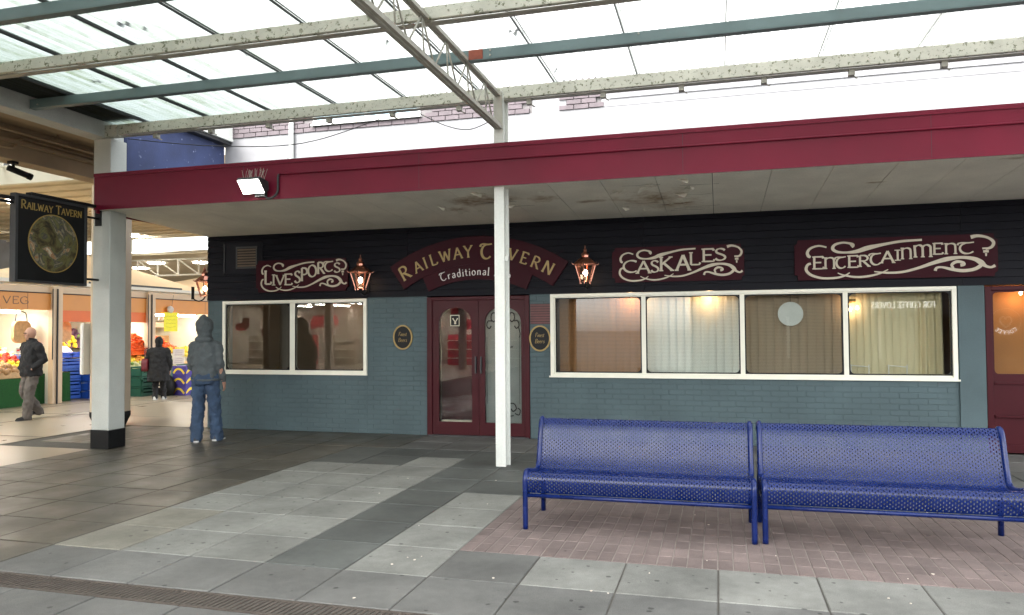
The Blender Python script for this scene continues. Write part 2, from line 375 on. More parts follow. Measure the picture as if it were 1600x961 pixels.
# ------------------------------------------------------------------ stroke lettering
def arc(cx, cy, rx, ry, a0, a1, n=14): return [(cx+rx*math.cos(R(a0+(a1-a0)*i/n)), cy+ry*math.sin(R(a0+(a1-a0)*i/n))) for i in range(n+1)]
G = {   # width, strokes, serif feet (points that get a small bar)
 'A': (.78, [[(.02,0),(.4,1)], [(.4,1),(.76,0)], [(.16,.36),(.63,.36)]], [(.02,0),(.76,0)]),
 'B': (.6, [[(.08,0),(.08,1)], [(.08,1)]+arc(.28,.76,.26,.24,90,-90)+[(.08,.52)], [(.08,.52)]+arc(.3,.26,.29,.26,90,-90)+[(.08,0)]], []),
 'C': (.72, [arc(.42,.5,.4,.5,50,310,22)], []),
 'E': (.6, [[(.08,0),(.08,1)], [(.08,1),(.55,1),(.57,.86)], [(.08,.52),(.46,.52)], [(.08,0),(.56,0),(.6,.15)]], [(.08,0),(.08,1)]),
 'F': (.56, [[(.08,0),(.08,1)], [(.08,1),(.54,1),(.56,.86)], [(.08,.52),(.44,.52)]], [(.08,0)]),
 'G': (.76, [arc(.42,.5,.4,.5,50,330,22), [(.5,.42),(.76,.42)], [(.76,.42),(.76,.1)]], []),
 'I': (.2, [[(.1,0),(.1,1)]], [(.1,0),(.1,1)]),
 'K': (.7, [[(.08,0),(.08,1)], [(.1,.45),(.6,1)], [(.22,.56),(.68,0)]], [(.08,0),(.08,1),(.6,1),(.68,0)]),
 'L': (.6, [[(.08,0),(.08,1)], [(.08,0),(.54,0),(.6,.17)]], [(.08,1)]),
 'M': (.95, [[(.06,0),(.12,1)], [(.12,1),(.47,.05)], [(.47,.05),(.82,1)], [(.82,1),(.9,0)]], [(.06,0),(.9,0)]),
 'N': (.8, [[(.08,0),(.08,1)], [(.08,1),(.7,0)], [(.7,0),(.7,1)]], [(.08,0),(.7,1)]),
 'O': (.84, [arc(.42,.5,.4,.5,0,360,28)], []),
 'P': (.62, [[(.08,0),(.08,1)], [(.08,1)]+arc(.3,.74,.3,.26,90,-90)+[(.08,.48)]], [(.08,0)]),
 'R': (.7, [[(.08,0),(.08,1)], [(.08,1)]+arc(.3,.75,.28,.25,90,-90)+[(.08,.5)], [(.28,.5),(.66,0)]], [(.08,0),(.66,0)]),
 'S': (.56, [[(.5,.84),(.42,.95),(.27,1),(.12,.93),(.06,.77),(.14,.62),(.3,.52),(.45,.4),(.52,.24),(.45,.08),(.28,0),(.12,.04),(.03,.17)]], []),
 'T': (.7, [[(.36,0),(.36,1)], [(0,.86),(.02,1),(.7,1),(.72,.86)]], [(.36,0)]),
 'U': (.74, [[(.08,1),(.08,.35)]+arc(.36,.3,.28,.3,180,360)+[(.64,1)]], [(.08,1),(.64,1)]),
 'V': (.76, [[(.04,1),(.39,0)], [(.39,0),(.74,1)]], [(.04,1),(.74,1)]),
 'W': (1.1, [[(.04,1),(.3,0)], [(.3,0),(.55,.9)], [(.55,.9),(.8,0)], [(.8,0),(1.06,1)]], [(.04,1),(1.06,1)]),
 'Y': (.72, [[(.03,1),(.36,.48)], [(.7,1),(.36,.48)], [(.36,.48),(.36,0)]], [(.03,1),(.7,1),(.36,0)]),
 '&': (.8, [[(.78,.05),(.6,.2),(.2,.72),(.24,.93),(.38,1),(.5,.9),(.46,.72),(.16,.46),(.05,.24),(.16,.04),(.38,0),(.58,.12),(.72,.42)]], []),
 # uncial forms
 'τ': (.8, [[(-.02,.78),(.05,.93),(.2,.97),(.5,.95),(.78,1)], [(.42,.94),(.2,.8),(.1,.52),(.15,.22),(.32,.03),(.55,.02),(.74,.17)]], []),
 'η': (.74, [[(.08,0),(.08,1)], [(.08,.82),(.22,.96),(.42,1),(.58,.9),(.62,.66),(.62,0)]], [(.08,0),(.08,1),(.62,0)]),
 'μ': (1.05, [[(.1,0),(.06,1)], [(.08,.84),(.2,.97),(.36,1),(.5,.86),(.52,.6),(.52,0)], [(.52,.82),(.64,.97),(.8,1),(.95,.86),(.97,.6),(.97,0)]], [(.1,0),(.52,0),(.97,0)]),
 # lower case
 'a': (.46, [[(.06,.5),(.2,.58),(.34,.54),(.38,.4),(.38,0)], [(.38,.33),(.18,.3),(.05,.17),(.12,.02),(.26,.02),(.38,.14)]], []),
 'b': (.5, [[(.06,1),(.06,0)], arc(.25,.28,.2,.29,150,-150)], []),
 'd': (.5, [[(.42,1),(.42,0)], arc(.24,.28,.19,.29,30,330)], []),
 'e': (.44, [[(.05,.32),(.4,.34),(.38,.48),(.24,.58),(.1,.5),(.04,.3),(.1,.08),(.24,0),(.4,.1)]], []),
 'f': (.34, [[(.34,.95),(.24,1),(.15,.88),(.15,0)], [(.02,.56),(.3,.56)]], []),
 'i': (.2, [[(.1,.56),(.1,0)], [(.1,.75),(.1,.82)]], [(.1,0)]),
 'l': (.2, [[(.1,1),(.1,0)]], [(.1,0)]),
 'n': (.5, [[(.07,.57),(.07,0)], [(.07,.42),(.2,.57),(.36,.54),(.41,.38),(.41,0)]], []),
 'o': (.48, [arc(.24,.28,.21,.29,0,360,18)], []),
 'r': (.36, [[(.07,.57),(.07,0)], [(.07,.4),(.18,.56),(.34,.55)]], []),
 's': (.36, [[(.32,.48),(.2,.58),(.07,.5),(.1,.36),(.28,.24),(.3,.08),(.16,0),(.03,.08)]], []),
 't': (.32, [[(.13,.8),(.13,.12),(.2,0),(.32,.06)], [(0,.56),(.3,.56)]], []),
 'u': (.5, [[(.06,.57),(.06,.16),(.16,.01),(.32,.06),(.4,.2)], [(.41,.57),(.41,0)]], []),
}
_lay = [0]
def glyph(mb, ch, fn2, fn3, t=.13, d0=.0, d1=.003, serif=True):
    """fn2 maps glyph box coords to sign coords, fn3 maps (x,y,d) to 3-D; t = stroke weight in glyph units"""
    wd, strokes, feet = G[ch]
    for st in strokes:
        if len(st) > 4 and not (st[0][0] == st[1][0] and len(st) < 6): st = [(p.x, p.y) for p in cr([(a, b, 0) for a, b in st], 3)]
        else:
            st = [(a[0]+(b[0]-a[0])*k/3, a[1]+(b[1]-a[1])*k/3) for a, b in zip(st[:-1], st[1:]) for k in range(3)]+[st[-1]]
        P = [fn2(x, y) for x, y in st]; W = []
        sc = math.hypot(fn2(0, 1)[0]-fn2(0, 0)[0], fn2(0, 1)[1]-fn2(0, 0)[1])
        for i in range(len(st)):
            a = st[max(i-1, 0)]; b = st[min(i+1, len(st)-1)]; an = math.atan2(b[1]-a[1], b[0]-a[0])
            W.append(t*sc*(.5+.5*abs(math.sin(an-.35))))
        _lay[0] = (_lay[0]+1) % 7
        mb.ribbon(P, W, fn3, d0, d1+_lay[0]*.0003)
    if serif:
        for x, y in feet:
            sc = math.hypot(fn2(0, 1)[0]-fn2(0, 0)[0], fn2(0, 1)[1]-fn2(0, 0)[1]); _lay[0] = (_lay[0]+1) % 7
            mb.ribbon([fn2(x-.11, y), fn2(x+.11, y)], [t*.5*sc]*2, fn3, d0, d1+_lay[0]*.0003)
def text_line(mb, s, x, y, h, fn3, t=.13, gap=.16, slant=0., width=None, serif=True, d1=.003, small=None):
    tot = sum((G[c][0]+gap)*(1 if (small is None or i == 0 or s[i-1] == ' ') else small) if c != ' ' else .45 for i, c in enumerate(s))-gap
    sx = (width/(tot*h)) if width else 1.; cx = x
    for i, c in enumerate(s):
        k = 1 if (small is None or i == 0 or s[i-1] == ' ') else small
        if c == ' ': cx += .45*h*sx; continue
        glyph(mb, c, lambda a, b, cx=cx, k=k: (cx+(a+slant*b)*h*sx*k, y+b*h*k), fn3, t, 0, d1, serif)
        cx += (G[c][0]+gap)*h*sx*k
    return mb
def in_view(x, y, z, m=60):
    d = Vector((x, y, z))-Vector((0, 0, 1.6)); wv = d.dot(_f)
    if wv < .3: return False
    px = 800+1167.17*d.dot(_r)/wv; py = 480.5-1167.17*d.dot(_u)/wv
    return -m < px < 1600+m and -m < py < 961+m

# ================================================================== GROUND
MB().add([(-600,-600,-.03),(600,-600,-.03),(600,600,-.03),(-600,600,-.03)], [(0,1,2,3)]).build('ground', 'ground', kind='structure')
PX, PY = .607, .61
X0, Y0 = -1.845, 5.19                          # a joint crossing of the slab grid
pav = empty('pavement', kind='structure')
MB().box(-10.0, 14, -6.9, 10.72, -.028, -.008).build('bed', 'ground', pav)
BRX1 = X0+PX*12
def slab_kind(i, j):                           # i = column right of X0 (negative = left), j = row beyond Y0
    if i <= -6: return 'slab_brown'
    if j >= 7: return 'slab_mid' if i > -5 else 'slab_brown'
    if j >= 5:
        if i == -3 and j == 5: return 'slab_light'
        return 'slab_dark'
    if j <= -4: return 'slab_mid' if (i+j*3) % 5 else 'slab_light'
    if i in (-5, -4, -3):
        if j >= -1: return 'slab_warm' if (i == -5 and j in (-1, 0)) else 'slab_light'
        return 'slab_mid'
    if i == -2: return 'slab_dark' if j >= -1 else 'slab_mid'
    if i == -1:
        if -1 <= j <= 2: return 'slab_light'
        return 'slab_dark' if j > 2 else 'slab_mid'
    if j == -1: return 'slab_mid' if i == 0 else 'slab_light'
    if j == -3 and i in (2, 3, 4): return 'slab_light'
    return 'slab_mid' if j < 3 else 'slab_dark'
slab_me = {}
def slab_mesh(k, hx, hy):
    key = (k, round(hx, 3), round(hy, 3))
    if key not in slab_me:
        c = .006; mb = MB()
        a = [(-hx,-hy),(hx,-hy),(hx,hy),(-hx,hy)]; b = [(-hx+c,-hy+c),(hx-c,-hy+c),(hx-c,hy-c),(-hx+c,hy-c)]
        vs = [(x, y, -.03) for x, y in a]+[(x, y, -.004) for x, y in a]+[(x, y, 0) for x, y in b]
        mb.add(vs, [(0,1,5,4),(1,2,6,5),(2,3,7,6),(3,0,4,7),(4,5,9,8),(5,6,10,9),(6,7,11,10),(7,4,8,11),(8,9,10,11)])
        slab_me[key] = mb.mesh('paving_slab'); slab_me[key].materials.append(M[k])
    return slab_me[key]
nslab = 0
for i in range(-14, 12):
    for j in range(-4, 9):
        xa, ya = X0+i*PX, Y0+j*PY; xb, yb = xa+PX, ya+PY
        if j == -2 or j == -3:                 # rows either side of the drain
            if j == -3: ya, yb = 3.75-PY, 3.745
            else: ya = 3.985
        if j == -4: ya, yb = 3.135-PY, 3.135
        yb = min(yb, 10.69)
        if i >= 0 and 0 <= j < 3: continue      # brick paviours
        if yb-ya < .05: continue
        if xb < -8.34 and ya < 8.4: continue
        if xa < -10.0: continue
        xa = max(xa, -8.35) if ya < 8.4 else max(xa, -10)
        if not any(in_view(x, y, 0, 40) for x in (xa, xb) for y in (ya, yb)): continue
        k = slab_kind(i, j); g = .0055
        o = obj('paving_slab', slab_mesh(k, (xb-xa)/2-g, (yb-ya)/2-g), None, pav)
        o.location = ((xa+xb)/2, (ya+yb)/2, random.uniform(-.0015, .0015)); o.rotation_euler = (random.uniform(-.0015, .0015), random.uniform(-.0015, .0015), 0)
        nslab += 1
# brick paviours under the benches
MB().box(X0+.002, BRX1, Y0+.002, Y0+3*PY-.002, -.0079, -.005).build('sand_bed', 'pave_joint', pav)
bw, bl = .101, .203
bcells = []
for a in range(int((BRX1-X0)/bw)):
    for b in range(9):
        bcells.append((X0+(a+.5)*bw, Y0+(b+.5)*bl))
vis = [c for c in bcells if in_view(c[0], c[1], 0, 10)]
vis.sort(key=lambda c: c[1]+abs(c[0])*.15)
one = set(vis[:295])
def brick_vs(hx, hy): return [(-hx,-hy,-.03),(hx,-hy,-.03),(hx,hy,-.03),(-hx,hy,-.03),(-hx,-hy,-.004),(hx,-hy,-.004),(hx,hy,-.004),(-hx,hy,-.004)]+[(x*(hx-.004), y*(hy-.004), 0) for x, y in ((-1,-1),(1,-1),(1,1),(-1,1))]
BF = [(0,1,5,4),(1,2,6,5),(2,3,7,6),(3,0,4,7),(4,5,9,8),(5,6,10,9),(6,7,11,10),(7,4,8,11),(8,9,10,11)]
bme = MB().add(brick_vs(bw/2-.0035, bl/2-.0012), BF).mesh('brick'); bme.materials.append(M['paver'])
rest = MB()
for c in bcells:
    z = random.uniform(-.002, .001)
    if c in one:
        o = obj('brick', bme, None, pav); o.location = (c[0], c[1], z); o.rotation_euler = (random.uniform(-.006, .006), random.uniform(-.008, .008), random.uniform(-.006, .006))
    else: rest.add([(x+c[0], y+c[1], zz+z) for x, y, zz in brick_vs(bw/2-.0035, bl/2-.0012)], BF)
rest.build('brick_paving', 'paver', pav, kind='stuff')

# drain with cast-iron gratings
dr = empty('drain', 'rusty brown slotted iron drainage channel crossing the grey paving', 'drain', loc=(-4, 3.865, 0))
gm = MB(); L_ = .5; hw = .113
gm.box(-L_/2+.002, L_/2-.002, -hw, -hw+.022, -.025, -.001); gm.box(-L_/2+.002, L_/2-.002, hw-.022, hw, -.025, -.001)
nb = 13
for k in range(nb+1):
    x = -L_/2+.004+(L_-.008)*k/nb; t = .0085 if 0 < k < nb else .005
    gm.add([(x-t-.012,-hw+.022,-.02),(x+t-.012,-hw+.022,-.02),(x+t+.012,hw-.022,-.02),(x-t+.012,hw-.022,-.02),(x-t-.012,-hw+.022,-.002),(x+t-.012,-hw+.022,-.002),(x+t+.012,hw-.022,-.002),(x-t+.012,hw-.022,-.002)],
           [(0,3,2,1),(4,5,6,7),(0,1,5,4),(1,2,6,5),(2,3,7,6),(3,0,4,7)])
gme = gm.mesh('grating'); gme.materials.append(M['iron'])
for k in range(20):
    o = obj('grating', gme, None, dr); o.location = (-2+k*.5-1.5, 0, 0)
MB().box(-4.5, 6.5, -.118, .118, -.0279, -.0245).build('channel', 'black', dr)

# hall floor
fl = MB(); fl.add([(-60,-12,0.0),(-8.352,-12,0.0),(-8.352,8.4,0.0),(-10.02,8.4,0.0),(-10.02,10.73,0),(-8.3,10.73,0.0),(-8.3,60,0.0),(-60,60,0.0)], [(0,1,2,3,4,5,6,7)])
fl.build('floor', 'hall_floor', kind='structure', fix=False)
hl = MB()
for x in (-12.4, -14.0): hl.box(x, x+.012, 2, 30, .0005, .004)
for y in (6.5, 9.2, 11.9, 14.6): hl.box(-14, -10.03, y, y+.01, .0005, .0035)
hl.build('floor_joint', 'ground', bpy.data.objects['floor'])

# litter trodden on the paving
lt = MB()
for k in range(30):
    x, y = random.uniform(-4.5, 2.3), random.uniform(4.1, 8.3); s = random.uniform(.004, .012); a = random.uniform(0, 6)
    poly = [(x+math.cos(a+q*1.3+random.uniform(-.3, .3))*s*random.uniform(.5, 1.2), y+math.sin(a+q*1.3)*s*random.uniform(.5, 1.2)) for q in range(5)]
    lt.prism(poly, lambda a_, b_, d: (a_, b_, d), .001, .0045)
lt.build('litter', 'card', kind='stuff', label='tiny white scraps of litter scattered over the paving', cat='litter')

# ================================================================== CONCRETE FRAME on the left
fr = empty('concrete_frame', 'grey painted concrete corner column and beam carrying the walkway roof', 'column', loc=(-8.235, 8.59, 0))
def rel(o): o.matrix_parent_inverse = Matrix.Translation(-Vector(o.parent.location)); return o
rel(MB().box(-8.379, -8.089, 8.446, 8.742, .255, 4.30).build('column', 'concrete', fr, bevel=.012))
rel(MB().box(-8.387, -8.081, 8.438, 8.75, 0, .2549).build('plinth', 'black', fr, bevel=.008))
rel(MB().box(-8.42, -8.15, -7, 8.752, 4.3002, 4.65).build('beam', 'concrete', fr, bevel=.01))
# bay ceiling and second beam
bay = empty('hall_edge_frame', 'tan painted beam and ceiling bay over the market entrance', 'ceiling', loc=(-9.9, 9, 4))
rel(MB().box(-9.78, -8.424, -7, 13.8, 4.6, 4.75).build('ceiling_slab', 'tan', bay))
rel(MB().box(-10.12, -9.79, -7, 13.8, 4.11, 4.752).build('beam', 'tan', bay, bevel=.01))
rel(MB().box(-9.788, -9.70, -7, 13.79, 4.33, 4.38).build('ledge', 'tan', bay))
pp = MB(); pp.tube([(-9.6,-6,4.47),(-9.6,8.0,4.47),(-9.6,13,4.47)], .022, 8); pp.tube(cr([(-9.72,4,4.42),(-9.72,7.6,4.42),(-9.72,7.75,4.40),(-9.72,7.82,4.3),(-9.72,7.95,4.25),(-9.72,8.3,4.25),(-9.72,8.4,4.29),(-9.72,8.5,4.42),(-9.72,9,4.43),(-9.72,13,4.43)], 4), .018, 8)
for y in (6.2, 7.7, 9.0, 10.4): pp.tube([(-9.6,y,4.47),(-9.6,y,4.6)], .008, 6)
pp.tube([(-9.6,7.2,4.47),(-9.0,7.5,4.58),(-8.8,7.6,4.59)], .009, 6)
o = rel(pp.build('conduit', 'tan', bay, smooth=True))
cc = empty('security_camera', 'small black security camera under the tan beam', 'camera', loc=(-9.9, 8.52, 4.11))
MB().box(-.05,.05,-.05,.05,-.04,0).tube([(0,0,-.02),(0,.02,-.12)], .02, 8).build('bracket', 'black', cc)
MB().tube([(-.02,-.06,-.1),(.06,.22,-.18)], .045, 12).tube([(.055,.2,-.175),(.068,.25,-.19)], .05, 12).build('housing', 'black', cc, smooth=True)
# buff column behind
c2 = empty('buff_column', 'buff painted hall column with chamfered black foot behind the corner column', 'column', loc=(-10.02, 10.5, 0))
def octo(hx, hy, c): return [(-hx+c,-hy),(hx-c,-hy),(hx,-hy+c),(hx,hy-c),(hx-c,hy),(-hx+c,hy),(-hx,hy-c),(-hx,-hy+c)]
zf = lambda x, y, d: (x, y, d)
MB().prism(octo(.26,.2,.03), zf, .2, 4.108).build('shaft', 'buff', c2)
ft = MB(); n8 = octo(.265,.205,.03); n9 = octo(.2,.15,.03)
ft.add([(x,y,.26) for x,y in n8]+[(x,y,.19) for x,y in n8]+[(x,y,.0) for x,y in n9], [tuple((i, (i+1) % 8, 8+(i+1) % 8, 8+i)) for i in range(8)]+[tuple((8+i, 8+(i+1) % 8, 16+(i+1) % 8, 16+i)) for i in range(8)]+[tuple(range(8))])
ft.build('foot', 'black', c2)
nb_ = empty('notice_board', 'slim grey framed notice board on the buff column', 'notice board', loc=(-10.31, 10.35, 1.33))
MB().box(-.04,.03,-.16,.16,-.43,.43).build('backing', 'hall_white', nb_); MB().box(-.03,.02,-.172,-.162,-.4,.4).build('sheet', 'white_letter', nb_)

# ================================================================== WALKWAY ROOF
rf = empty('walkway_roof', 'translucent corrugated sheet roof with dirty ribs over the walkway', 'roof', loc=(-2, 4, 4.5))
m = bpy.data.materials.new('translucent_corrugated_sheet'); m.use_nodes = True; N = m.node_tree.nodes; L = m.node_tree.links; N.remove(N['Principled BSDF'])
geo = N.new('ShaderNodeNewGeometry'); mp = N.new('ShaderNodeMapping'); mp.inputs['Scale'].default_value = (13, .7, 1); L.new(geo.outputs['Position'], mp.inputs[0])
t1 = N.new('ShaderNodeTexNoise'); t1.inputs['Scale'].default_value = 1; t1.inputs['Detail'].default_value = 7; L.new(mp.outputs[0], t1.inputs['Vector'])
t2 = N.new('ShaderNodeTexNoise'); t2.inputs['Scale'].default_value = 7; t2.inputs['Detail'].default_value = 8; t2.inputs['Roughness'].default_value = .7; L.new(geo.outputs['Position'], t2.inputs['Vector'])
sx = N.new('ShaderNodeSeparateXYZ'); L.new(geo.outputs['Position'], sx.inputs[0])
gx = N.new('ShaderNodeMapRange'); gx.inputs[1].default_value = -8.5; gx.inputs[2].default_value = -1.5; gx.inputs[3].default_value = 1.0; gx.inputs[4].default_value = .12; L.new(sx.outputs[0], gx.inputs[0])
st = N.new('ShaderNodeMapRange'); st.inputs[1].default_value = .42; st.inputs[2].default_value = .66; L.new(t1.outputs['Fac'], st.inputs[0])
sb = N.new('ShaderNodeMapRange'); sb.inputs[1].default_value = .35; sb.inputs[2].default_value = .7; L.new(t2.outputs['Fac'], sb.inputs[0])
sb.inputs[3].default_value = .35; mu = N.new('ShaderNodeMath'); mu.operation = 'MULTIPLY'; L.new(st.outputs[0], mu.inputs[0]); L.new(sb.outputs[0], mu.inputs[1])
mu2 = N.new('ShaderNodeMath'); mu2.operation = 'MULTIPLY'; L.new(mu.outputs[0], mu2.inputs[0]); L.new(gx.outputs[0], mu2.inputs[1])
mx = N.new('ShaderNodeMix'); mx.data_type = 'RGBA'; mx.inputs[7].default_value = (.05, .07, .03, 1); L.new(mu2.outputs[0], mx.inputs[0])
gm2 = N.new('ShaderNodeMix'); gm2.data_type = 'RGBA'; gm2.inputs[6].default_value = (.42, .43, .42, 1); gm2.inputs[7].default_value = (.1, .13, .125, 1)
gr2 = N.new('ShaderNodeMapRange'); gr2.inputs[1].default_value = -8.5; gr2.inputs[2].default_value = -.5; gr2.inputs[3].default_value = 1; gr2.inputs[4].default_value = 0; L.new(sx.outputs[0], gr2.inputs[0]); L.new(gr2.outputs[0], gm2.inputs[0]); L.new(gm2.outputs[2], mx.inputs[6])  # left-dim, right-bright light put into the sheet colour; left also greener
tl = N.new('ShaderNodeBsdfTranslucent'); L.new(mx.outputs[2], tl.inputs[0])
df = N.new('ShaderNodeBsdfDiffuse'); df.inputs[0].default_value = (.3, .33, .3, 1)
ms = N.new('ShaderNodeMixShader'); ms.inputs[0].default_value = .15; L.new(tl.outputs[0], ms.inputs[1]); L.new(df.outputs[0], ms.inputs[2]); L.new(ms.outputs[0], N['Material Output'].inputs[0])
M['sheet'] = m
SW = .96; nseg = 84
def sheet_mesh(ln):
    vs = []; 
    for k in range(nseg+1):
        x = SW*1.01*k/nseg; z = .018*math.sin(2*math.pi*13*k/nseg)
        vs += [(x, 0, z), (x, ln, z)]
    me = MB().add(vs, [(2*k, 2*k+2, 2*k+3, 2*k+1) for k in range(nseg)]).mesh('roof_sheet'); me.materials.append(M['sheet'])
    me.polygons.foreach_set('use_smooth', [True]*len(me.polygons)); return me
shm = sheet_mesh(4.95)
barm = MB().box(-.0045,.0045,0,4.95,-.045,-.022).box(.03,.0335,0,4.95,-.035,-.022).mesh('glazing_bar'); barm.materials.append(M['dark_metal']); barw = barm.copy(); barw.materials.clear(); barw.materials.append(M['white_paint'])  # white copy for the right side: sky glare put into the bar colour
for a in range(15):
    for b, y in enumerate((3.65, -1.25)):
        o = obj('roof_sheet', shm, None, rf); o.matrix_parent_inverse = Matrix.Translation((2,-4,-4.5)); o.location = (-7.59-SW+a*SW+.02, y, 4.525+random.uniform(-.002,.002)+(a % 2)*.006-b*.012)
        if a: o = obj('glazing_bar', barm if a < 9 else barw, None, rf); o.matrix_parent_inverse = Matrix.Translation((2,-4,-4.5)); o.location = (-7.57-SW+a*SW, y, 4.53)
def leaf_blob(x, y, s):
    mb = MB(); P = []
    for q in range(11):
        a = 2*math.pi*q/11; P.append((x+math.cos(a)*s*random.uniform(.5,1.2)*1.5, y+math.sin(a)*s*random.uniform(.4,1.1)))
    mb.prism(P, zf, 4.552, 4.565); return mb
dbr = MB()
for x, y, s in ((-5.42,5.75,.06),(-5.3,5.9,.03),(-6.35,5.55,.03),(-4.75,6.75,.03),(-4.62,7.6,.03),(-6.95,7.0,.04),(-3.2,6.9,.03),(-5.8,7.15,.02),(-1.9,7.0,.05),(-1.2,7.4,.03),(-1.75,8.2,.04)):
    t = leaf_blob(x, y, s); dbr.add(t.v, t.f)
dbr.build('dead_leaves', 'black', kind='stuff', label='dark clumps of dead leaves lying on the clear roof sheets', cat='leaves')
# purlins
def purlin(y, kind, label, z0, z1):
    p = empty('roof_purlin', label, 'purlin', 'purlins under the walkway roof', loc=(-2, y, z0))
    x0, x1 = -8.149+2, 8
    if kind == 'teal':
        x0 += .02
        MB().box(x0, x1, -.03, .03, 0, z1-z0-.045).build('channel', 'purlin_teal', p, bevel=.006)
        MB().box(x0, x1, -.034, .05, -.008, -.0005).build('lower_flange', 'purlin_teal', p)
    else:
        MB().box(x0, x1, -.03, .022, 0, z1-z0-.045).build('channel', 'purlin_white', p, bevel=.006)
        MB().box(x0, x1, .0225, .1, -.012, .0).build('lower_flange', 'truss', p)
    return p
p3 = purlin(8.46, 'white', 'lichen-spotted white purlin along the outer roof edge above the maroon fascia', 4.335, 4.52)
p2 = purlin(7.24, 'teal', 'teal painted steel purlin next to the roof edge', 4.37, 4.52)
p1 = purlin(6.15, 'white', 'lichen-spotted white purlin crossing the top left of the roof', 4.36, 4.52)
p0 = purlin(5.13, 'teal', 'teal painted steel purlin at the top left corner of the picture', 4.37, 4.52)
for y, k in ((4.05,'white'),(2.95,'teal'),(1.85,'white'),(.75,'teal'),(-.35,'white')):
    purlin(y, k, '%s purlin %s beyond the top edge of the picture' % (k, {4.05: 'nearest', 2.95: 'second', 1.85: 'third', .75: 'fourth', -.35: 'fifth and last'}[y]), 4.36, 4.52)
MB().box(-.43,-.28,-.037,-.0305,.0,.1).build('rusty_plate', 'rust', p2)
bo = MB()
for x, z in ((-.2,.03),(-.2,.08),(-.9,.05),(-6,.03),(1.3,.08)): bo.tube([(x,-.0305,z),(x,-.042,z)], .009, 8)
bo.build('bolts', 'truss', p2)
for k in range(12):
    x = -5.4+k*.88; hk = MB(); hk.box(x-.03, x+.03, .03, .1, -.07, -.013); hk.tube([(x,.06,-.06),(x+.06,.1,-.09)], .008, 6); hk.build('gutter_clip', 'truss', p3)
MB().box(-6.19,-5.95,-.06,.05,-.02,.13).build('end_cleat', 'purlin_white', p3)
MB().box(-8.149,-7.58,-6.5,8.40,4.585,4.6).box(-7.60,-7.58,-6.5,8.40,4.55,4.585).build('edge_flashing', 'dark_metal', label='dark metal flashing strip between concrete beam and roof sheets', cat='flashing')
# lattice truss on the slim post
tr = empty('lattice_truss', 'slim white lattice girder running overhead to the white post', 'truss', loc=(-2.47, 8.4, 4.0))
tm = MB()
for dx in (-.02, .02): tm.bar((dx,-9.6,4.379-4.0),(dx,.02,4.379-4.0), .03, .04)
tm.build('top_chord', 'truss', tr)
tm = MB()
for dx in (-.028, .028): tm.bar((dx,-9.6,-.005),(dx,.02,-.005), .034, .045)
tm.build('bottom_chord', 'truss', tr)
for k in range(15):
    y = -.53-k*.61
    MB().tube([(0,y,.37),(0,y+.305,.01)], .0095, 6).tube([(0,y,.37),(0,y-.305,.01)], .0095, 6).tube([(0,y,.37),(0,y+.06,.01)], .008, 6).build('lattice_rod', 'truss', tr, smooth=True)
MB().box(-.05,.05,.0,.012,-.03,.42).build('end_plate', 'truss', tr)
# post
po = empty('canopy_post', 'slim white painted steel post standing in front of the tavern doors', 'post', loc=(-2.468, 8.5, 0))
ph = MB(); ph.box(-.066,.05,-.075,-.058,0,4.42).box(-.05,.066,.058,.075,0,4.42).box(-.012,.02,-.058,.058,0,4.42)
MB().box(-.066,.056,-.078,-.05,0,4.42).build('front_flange', 'white_paint', po, bevel=.004)
MB().box(-.05,.074,.05,.076,0,4.42).build('rear_flange', 'white_paint', po, bevel=.004)
MB().box(-.03,.04,-.0499,.0499,0,4.42).build('web', 'white_paint', po)
MB().tube([(.0405,-.03,2.44),(.075,-.03,2.44)], .016, 8).box(.05,.09,-.05,-.01,2.415,2.465).build('bolt', 'white_paint', po)
wr = MB()
wr.tube(cr([(-7.9,8.55,4.3),(-6.6,8.6,4.12),(-5.2,8.6,4.05),(-4.0,8.6,4.3)], 8), .006, 5); wr.tube(cr([(-3.55,8.6,4.3),(-3.2,8.6,4.12),(-2.9,8.6,4.05),(-2.6,8.55,4.12)], 8), .006, 5)
wr.build('slack_cable', 'dark_metal', label='thin black cable sagging below the outer purlin', cat='cable')

# ================================================================== CANOPY
ca = empty('canopy', 'maroon fascia canopy with stained pale soffit along the tavern front', 'canopy', loc=(-2, 8.4, 3.3))
CX0, CX1 = -8.27, 9.0
rel(MB().box(CX0, CX1, 8.35, 8.375, 3.29, 3.785).build('fascia', 'maroon', ca))
rel(MB().box(CX0, CX0+.025, 8.3752, 10.72, 3.25, 3.785).build('return_fascia', 'maroon', ca))
rel(MB().box(CX0, CX1, 8.338, 8.3499, 3.742, 3.79).build('top_trim', 'maroon', ca))
rel(MB().box(CX0-.002, CX1, 8.342, 8.3498, 3.286, 3.306).build('bottom_trim', 'maroon', ca))
rel(MB().box(CX0, CX1, 8.3752, 10.939, 3.70, 3.73).build('deck', 'dark_metal', ca))
rel(MB().tube([(-5.38,8.338,3.6),(CX1,8.338,3.59)], .011, 8).build('cable', 'maroon', ca, smooth=True))
for x in (-5.9, -3.46, -.35, 2.1, 4.5): rel(MB().box(x,x+.004,8.3485,8.3499,3.306,3.742).build('joint', 'dark_metal', ca))
for k in range(40): rel(MB().lathe((0,0,0), [(.006,-.001),(.006,.001)], 6).build('screw_head', 'maroon', ca)).matrix_basis = Matrix.Translation((-8.1+(k//2)*.61, 8.3488, 3.34+(k % 2)*.36))@Matrix.Rotation(R(90), 4, 'X')
def soff(y): return 3.296-(y-8.37)*.045
xs = [CX0+.03]+[-.04+.62*k for k in range(-13, 15)]
